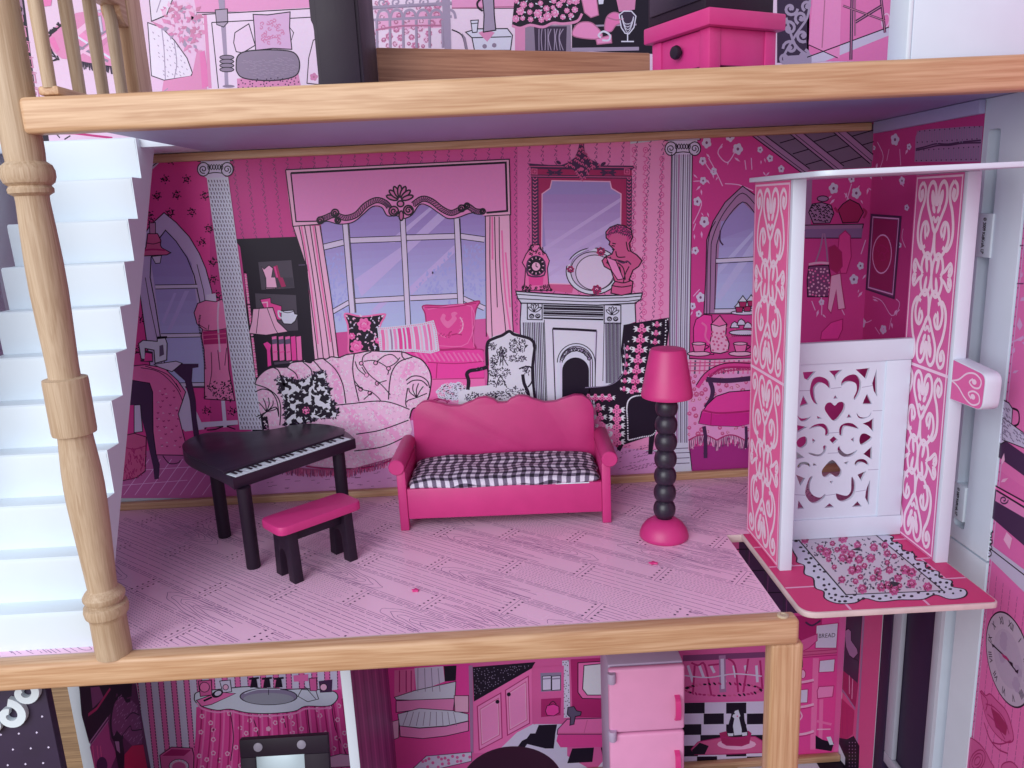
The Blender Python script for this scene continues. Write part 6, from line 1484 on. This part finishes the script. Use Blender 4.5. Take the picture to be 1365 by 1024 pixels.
for s_, c, wd in (('480,180 740,400', 'h', 9), ('480,290 740,420', 'g', 3), ('480,310 720,430', 'P', 3), ('500,250 600,170', 'P', 6), ('640,350 760,240', 'd', 6), ('500,400 820,180', 'P', 3), ('480,220 820,440', 'W', 2.5), ('520,360 800,160', 'g', 2)): w.l(c, wd, s_, False)
w.f('H', '330,270 370,250 410,340 390,360'); w.l('K', 1.2, '495,408 640,440 840,465', False); rn = random.Random(4)
for i in range(52):
    t = i/51; x, y = 495+345*t, 412+52*t; w.l('K' if i % 2 else 'D', 1.3, [(x, y), (x+rn.uniform(-8, 12), y+rn.uniform(30, 56))], False)
for i in range(44):
    t = i/43; x, y = (300+t*220, 290-t*210) if i < 26 else (300+(t-.6)*260, 300+(t-.6)*280); a = rn.uniform(2.4, 4.6); w.l('K', 1.7, [(x, y), (x+34*math.cos(a), y+34*math.sin(a))], False)
w.fl('w', 'G', 1, '650,120 690,110 705,220 670,230'); w.up()
for i in range(18): w.leaf(rn.choice(('g', 'G', 'w')), rn.uniform(620, 710), rn.uniform(60, 110), 26, rn.uniform(0, 6.28), .4)
w.f('H', '260,-40 360,-40 350,40 300,46 270,20'); w.done()
w = Motif(UB, 'printed_curtain', 5, 'L', 'white printed curtain and pink flowers')
w.fl((222, 212, 228), 'K', 1.1, '590,-20 690,-20 660,60 600,85'); w.fl((226, 216, 232), 'K', 1.1, '585,90 640,110 690,160 740,230 762,290 755,302 650,318 600,300'); w.f('n', '648,320 760,300 780,200 800,200 820,360 640,370'); w.f('H', '790,210 810,200 830,340 800,350'); w.f('d', '600,85 640,100 660,120 630,112'); w.up(); rn = random.Random(7)
for s_ in ('640,110 650,200 655,316', '690,165 700,250 690,310', '640,-10 620,50', '665,350 640,370'): w.l('G', 1.1, s_)
for x, y in w.inside('600,120 700,180 750,290 650,310', 40, 4, 14): w.l('G', .9, [(x, y), (x+5, y+6)], False)
for x, y in w.inside('640,60 680,15 760,20 805,80 800,170 750,205 690,150', 90, 2, 11): w.leaf(rn.choice(('n', 'd', 'r', 'G', 'P')), x, y, rn.uniform(18, 34), rn.uniform(0, 6.28), .55)
w.done()
w = Motif(UB, 'printed_lamp_stand', 7, 'L', 'grey printed turned post')
w.f('G', '862,-20 888,-20 892,60 900,230 905,345 890,345 886,230 872,70'); w.fl((140, 128, 150), 'K', 1, '852,40 900,36 902,90 885,108 858,98'); w.up()
for y in (228, 244, 260, 276): w.e('g', 898, y, 28, 9, 0, 14, 'K', 1)
w.e('g', 905, 342, 24, 6); w.done()
w = Motif(UB, 'printed_armchair', 6, 'L', 'printed chair with pink pillow and grey cushion')
w.f((232, 208, 230), '800,55 1240,30 1250,360 830,360'); w.up(); w.l('K', 1.2, '800,58 1240,34', False); w.l('K', 1.1, '838,90 1250,68', False); w.l('K', 1.1, '838,90 865,350', False); w.l('n', 4, '812,60 832,350', False)
w.fl((230, 200, 226), 'K', 1.1, '925,170 930,130 985,95 1010,180 960,210 935,205'); w.fl((226, 204, 226), 'K', 1, '1140,100 1162,130 1150,170'); w.up()
w.fl('s', 'K', 1.2, '1002,58 1060,60 1148,48 1146,110 1155,196 1080,192 1012,200 1008,130'); w.f('n', '938,312 1180,290 1195,360 940,360'); w.up()
w.fl('g', 'K', 1.4, '935,260 940,225 970,205 1050,198 1140,202 1175,220 1186,260 1170,300 1100,318 1020,318 960,308 938,285', True); rn = random.Random(3)
for x, y in w.inside('1030,85 1120,75 1125,175 1035,175', 26, 6, 8): w.spiral('d', 1.1, x, y, 9, rn.random()*6, .9, n=6)
for x, y in w.inside('940,320 1180,300 1190,355 940,358', 60, 3, 9): w.e('D', x, y, 3, n=6)
w.up(); rn = random.Random(9)
for x, y in w.inside('945,240 1170,225 1170,290 1000,310', 90, 3, 7): w.l((112, 98, 124), 1.2, [(x, y), (x+12, y+2)], False)
w.fl((232, 206, 228), 'K', 1.1, '1215,330 1222,230 1240,160 1262,150 1262,335'); w.up(); w.flower('d', 'R', 1242, 305, 16)
w.done()
w = Motif(UB, 'printed_bed', 5, 'M', 'printed grey iron bed with rosy quilt')
w.f((228, 206, 226), '285,-20 600,-20 600,200 285,200'); w.f((226, 148, 192), '300,50 570,45 565,110 310,120'); w.up(); rn = random.Random(3)
for x, y in w.inside('300,5 570,5 565,190 300,190', 44, 5, 26): rose(w, x, y, rn.uniform(8, 17), rn.choice(('d', 'n', 'P')), 'R')
w.up(2); w.l('G', 4, '285,32 600,14', False); w.l('G', 3, '290,80 600,66', False); w.l('g', 1.2, '285,36 600,18', False)
for i in range(6):
    x = 305+i*52; w.l('G', 3, [(x, 190), (x-2, 80)], False); w.l('G', 3.0, [(x, 78), (x+8, 48), (x+28, 40), (x+44, 50), (x+50, 74)]); w.l('g', 1.0, [(x+4, 190), (x+2, 80)], False)
for i in range(5): w.spiral('G', 2.0, 325+i*56, 10, 20, i, 1.2)
w.l('m', 2.0, '300,120 400,104 560,102'); w.f('G', '560,-20 592,-20 598,195 572,195'); w.done()
w = Motif(UB, 'printed_side_table', 6, 'M', 'white printed side table with grey jug')
w.fl('W', 'K', 1.3, '655,128 700,115 820,114 840,140 832,200 690,200 680,150'); w.l('K', 1.2, '680,150 835,146', False); w.l('K', 1.5, '600,118 640,140 655,195'); w.f('g', '640,130 655,150 665,200 655,200'); w.up(); w.fl('W', 'K', 1.1, '675,82 705,80 700,128 682,130'); w.f('n', '705,130 740,118 770,130 740,166'); w.fl('G', 'K', 1.4, '720,-20 765,-20 768,60 774,120 725,128 728,60'); w.l('K', 2.4, '722,-10 702,10 704,30 722,44'); w.e('g', 730, 184, 9); w.e('g', 768, 180, 9)
w.l('K', 1.0, '675,95 705,92'); w.l('G', 3, '750,0 756,100'); w.done()
w = Motif(UB, 'printed_vanity_stool', 6, 'M', 'black skirted printed stool with roses')
w.f('n', '850,70 890,70 890,200 850,200'); w.f('g', '890,100 1070,100 1072,205 890,205'); w.f('k', '925,105 1055,105 1052,205 930,205'); w.up(); sk = '850,-20 1100,-20 1115,55 1095,85 1040,95 1000,92 960,108 910,100 870,112 838,102'
w.f('K', sk); w.l('n', 3, '838,102 870,112 910,100 960,108 1000,92 1040,95 1095,85 1115,55'); w.up(); rn = random.Random(8)
for x, y in w.inside('855,0 1090,0 1095,70 850,90', 24, 3, 24): rose(w, x, y, rn.uniform(9, 17), 'h', 'M')
for x, y in w.inside('855,0 1090,0 1095,70 850,90', 30, 7, 20): w.leaf('W', x, y, 13, rn.uniform(0, 6.28), .5)
for i in range(9): w.l('G', 1.0, [(945+i*12, 200), (950+i*10+rn.uniform(-9, 9), 150), (945+i*12, 115)])
w.done()
w = Motif(UB, 'printed_closet', 5, 'M', 'dark printed closet with pink hats and necklaces')
w.f('K', '1075,-20 1420,-20 1420,215 1075,200'); w.up(); w.fl('h', 'm', 1.2, '1110,-20 1170,-20 1180,60 1150,70 1125,50'); w.f('G', '1072,190 1340,186 1340,200 1072,205'); w.l('G', 2, '1085,105 1330,98', False); w.fl('W', 'K', 1, '1175,-20 1205,-20 1200,18 1180,20'); w.up()
w.fl('h', 'm', 1.3, '1078,140 1085,110 1110,90 1150,90 1180,115 1195,140 1180,155 1120,152', True); w.fl('h', 'm', 1.3, '1170,155 1230,140 1232,170 1175,176'); w.fl('H', 'm', 1.3, '1205,120 1212,70 1240,50 1270,60 1285,85 1250,100 1230,125', True); w.fl('d', 'K', 1, '1245,-20 1330,-20 1325,40 1260,50'); w.up()
w.l('W', 2.2, '1190,150 1180,140 1200,125 1225,140 1220,160 1195,160'); w.fl('k', 'W', 1.3, '1262,60 1280,45 1310,45 1328,65 1320,110 1300,135 1285,132 1270,110'); w.l('W', 1.4, '1270,165 1320,165'); w.l('W', 1.4, '1295,135 1295,165'); w.l('m', 1.5, '1215,70 1250,80 1280,75'); w.up()
for k in range(4): w.dash('W', 1.2, [(1272, 62+k*3), (1280+k*2, 90+k*9), (1296, 96+k*11), (1312-k*2, 88+k*9), (1320, 62+k*3)], 4, 2)
w.done()
w = Motif(UB, 'printed_lattice', 5, 'N', 'grey printed scroll lattice')
w.f('k', '540,-20 650,-20 645,210 540,210'); w.up()
for cx, cy, r_, a in ((585, 30, 24, 0), (620, 60, 22, 2), (580, 95, 24, 4), (625, 120, 22, 1), (585, 160, 26, 3), (628, 185, 20, 5), (640, 20, 18, 2), (565, 195, 18, 1)): w.spiral('G', 3.4, cx, cy, r_, a, 1.1); w.e('G', cx, cy, 6)
w.l('G', 3, '560,190 600,120 640,60 650,0'); w.l('G', 3, '650,190 600,150 570,60'); w.f('G', '560,188 655,182 655,214 560,214'); w.done()
w = Motif(UB, 'printed_easel', 5, 'N', 'pink printed easel with a white baseboard')
w.f('H', '640,-20 940,-20 930,205 640,205'); w.up(); w.f('w', '640,190 930,85 930,112 700,205 640,212'); w.f('h', '660,-20 755,-20 748,195 645,150'); w.up(); w.l('m', 1.5, '700,-20 690,160', False); w.l('K', 1, '645,150 742,194', False); w.l('K', 1.3, '640,192 930,85', False)
for s_, wd in (('790,-20 786,200', 4), ('885,-20 900,110', 3.5), ('800,75 890,20', 4), ('760,20 900,70', 2.5), ('800,-20 800,120', 2)): w.l('D', wd, s_, False); w.up(); w.l('r', .9, s_, False); w.base -= 1
w.e(None, 902, 70, 12, 24, .2, 14, 'P', 1.6); w.done()
w = Motif(Sheet((0, -.0881, 0), (0, -1, 0), (1, 0, 0), LAND), 'printed_edge', 0, 'X', 'white board edge with dark and pink lines above the stairs'); w.f('K', '40,176 64,176 66,190 40,190'); w.l('K', 1.4, '66,180 72,176 80,184'); w.l('m', 2.4, '80,178 100,178 150,184', False); w.l('K', 1.4, '86,186 94,181', False); w.done()
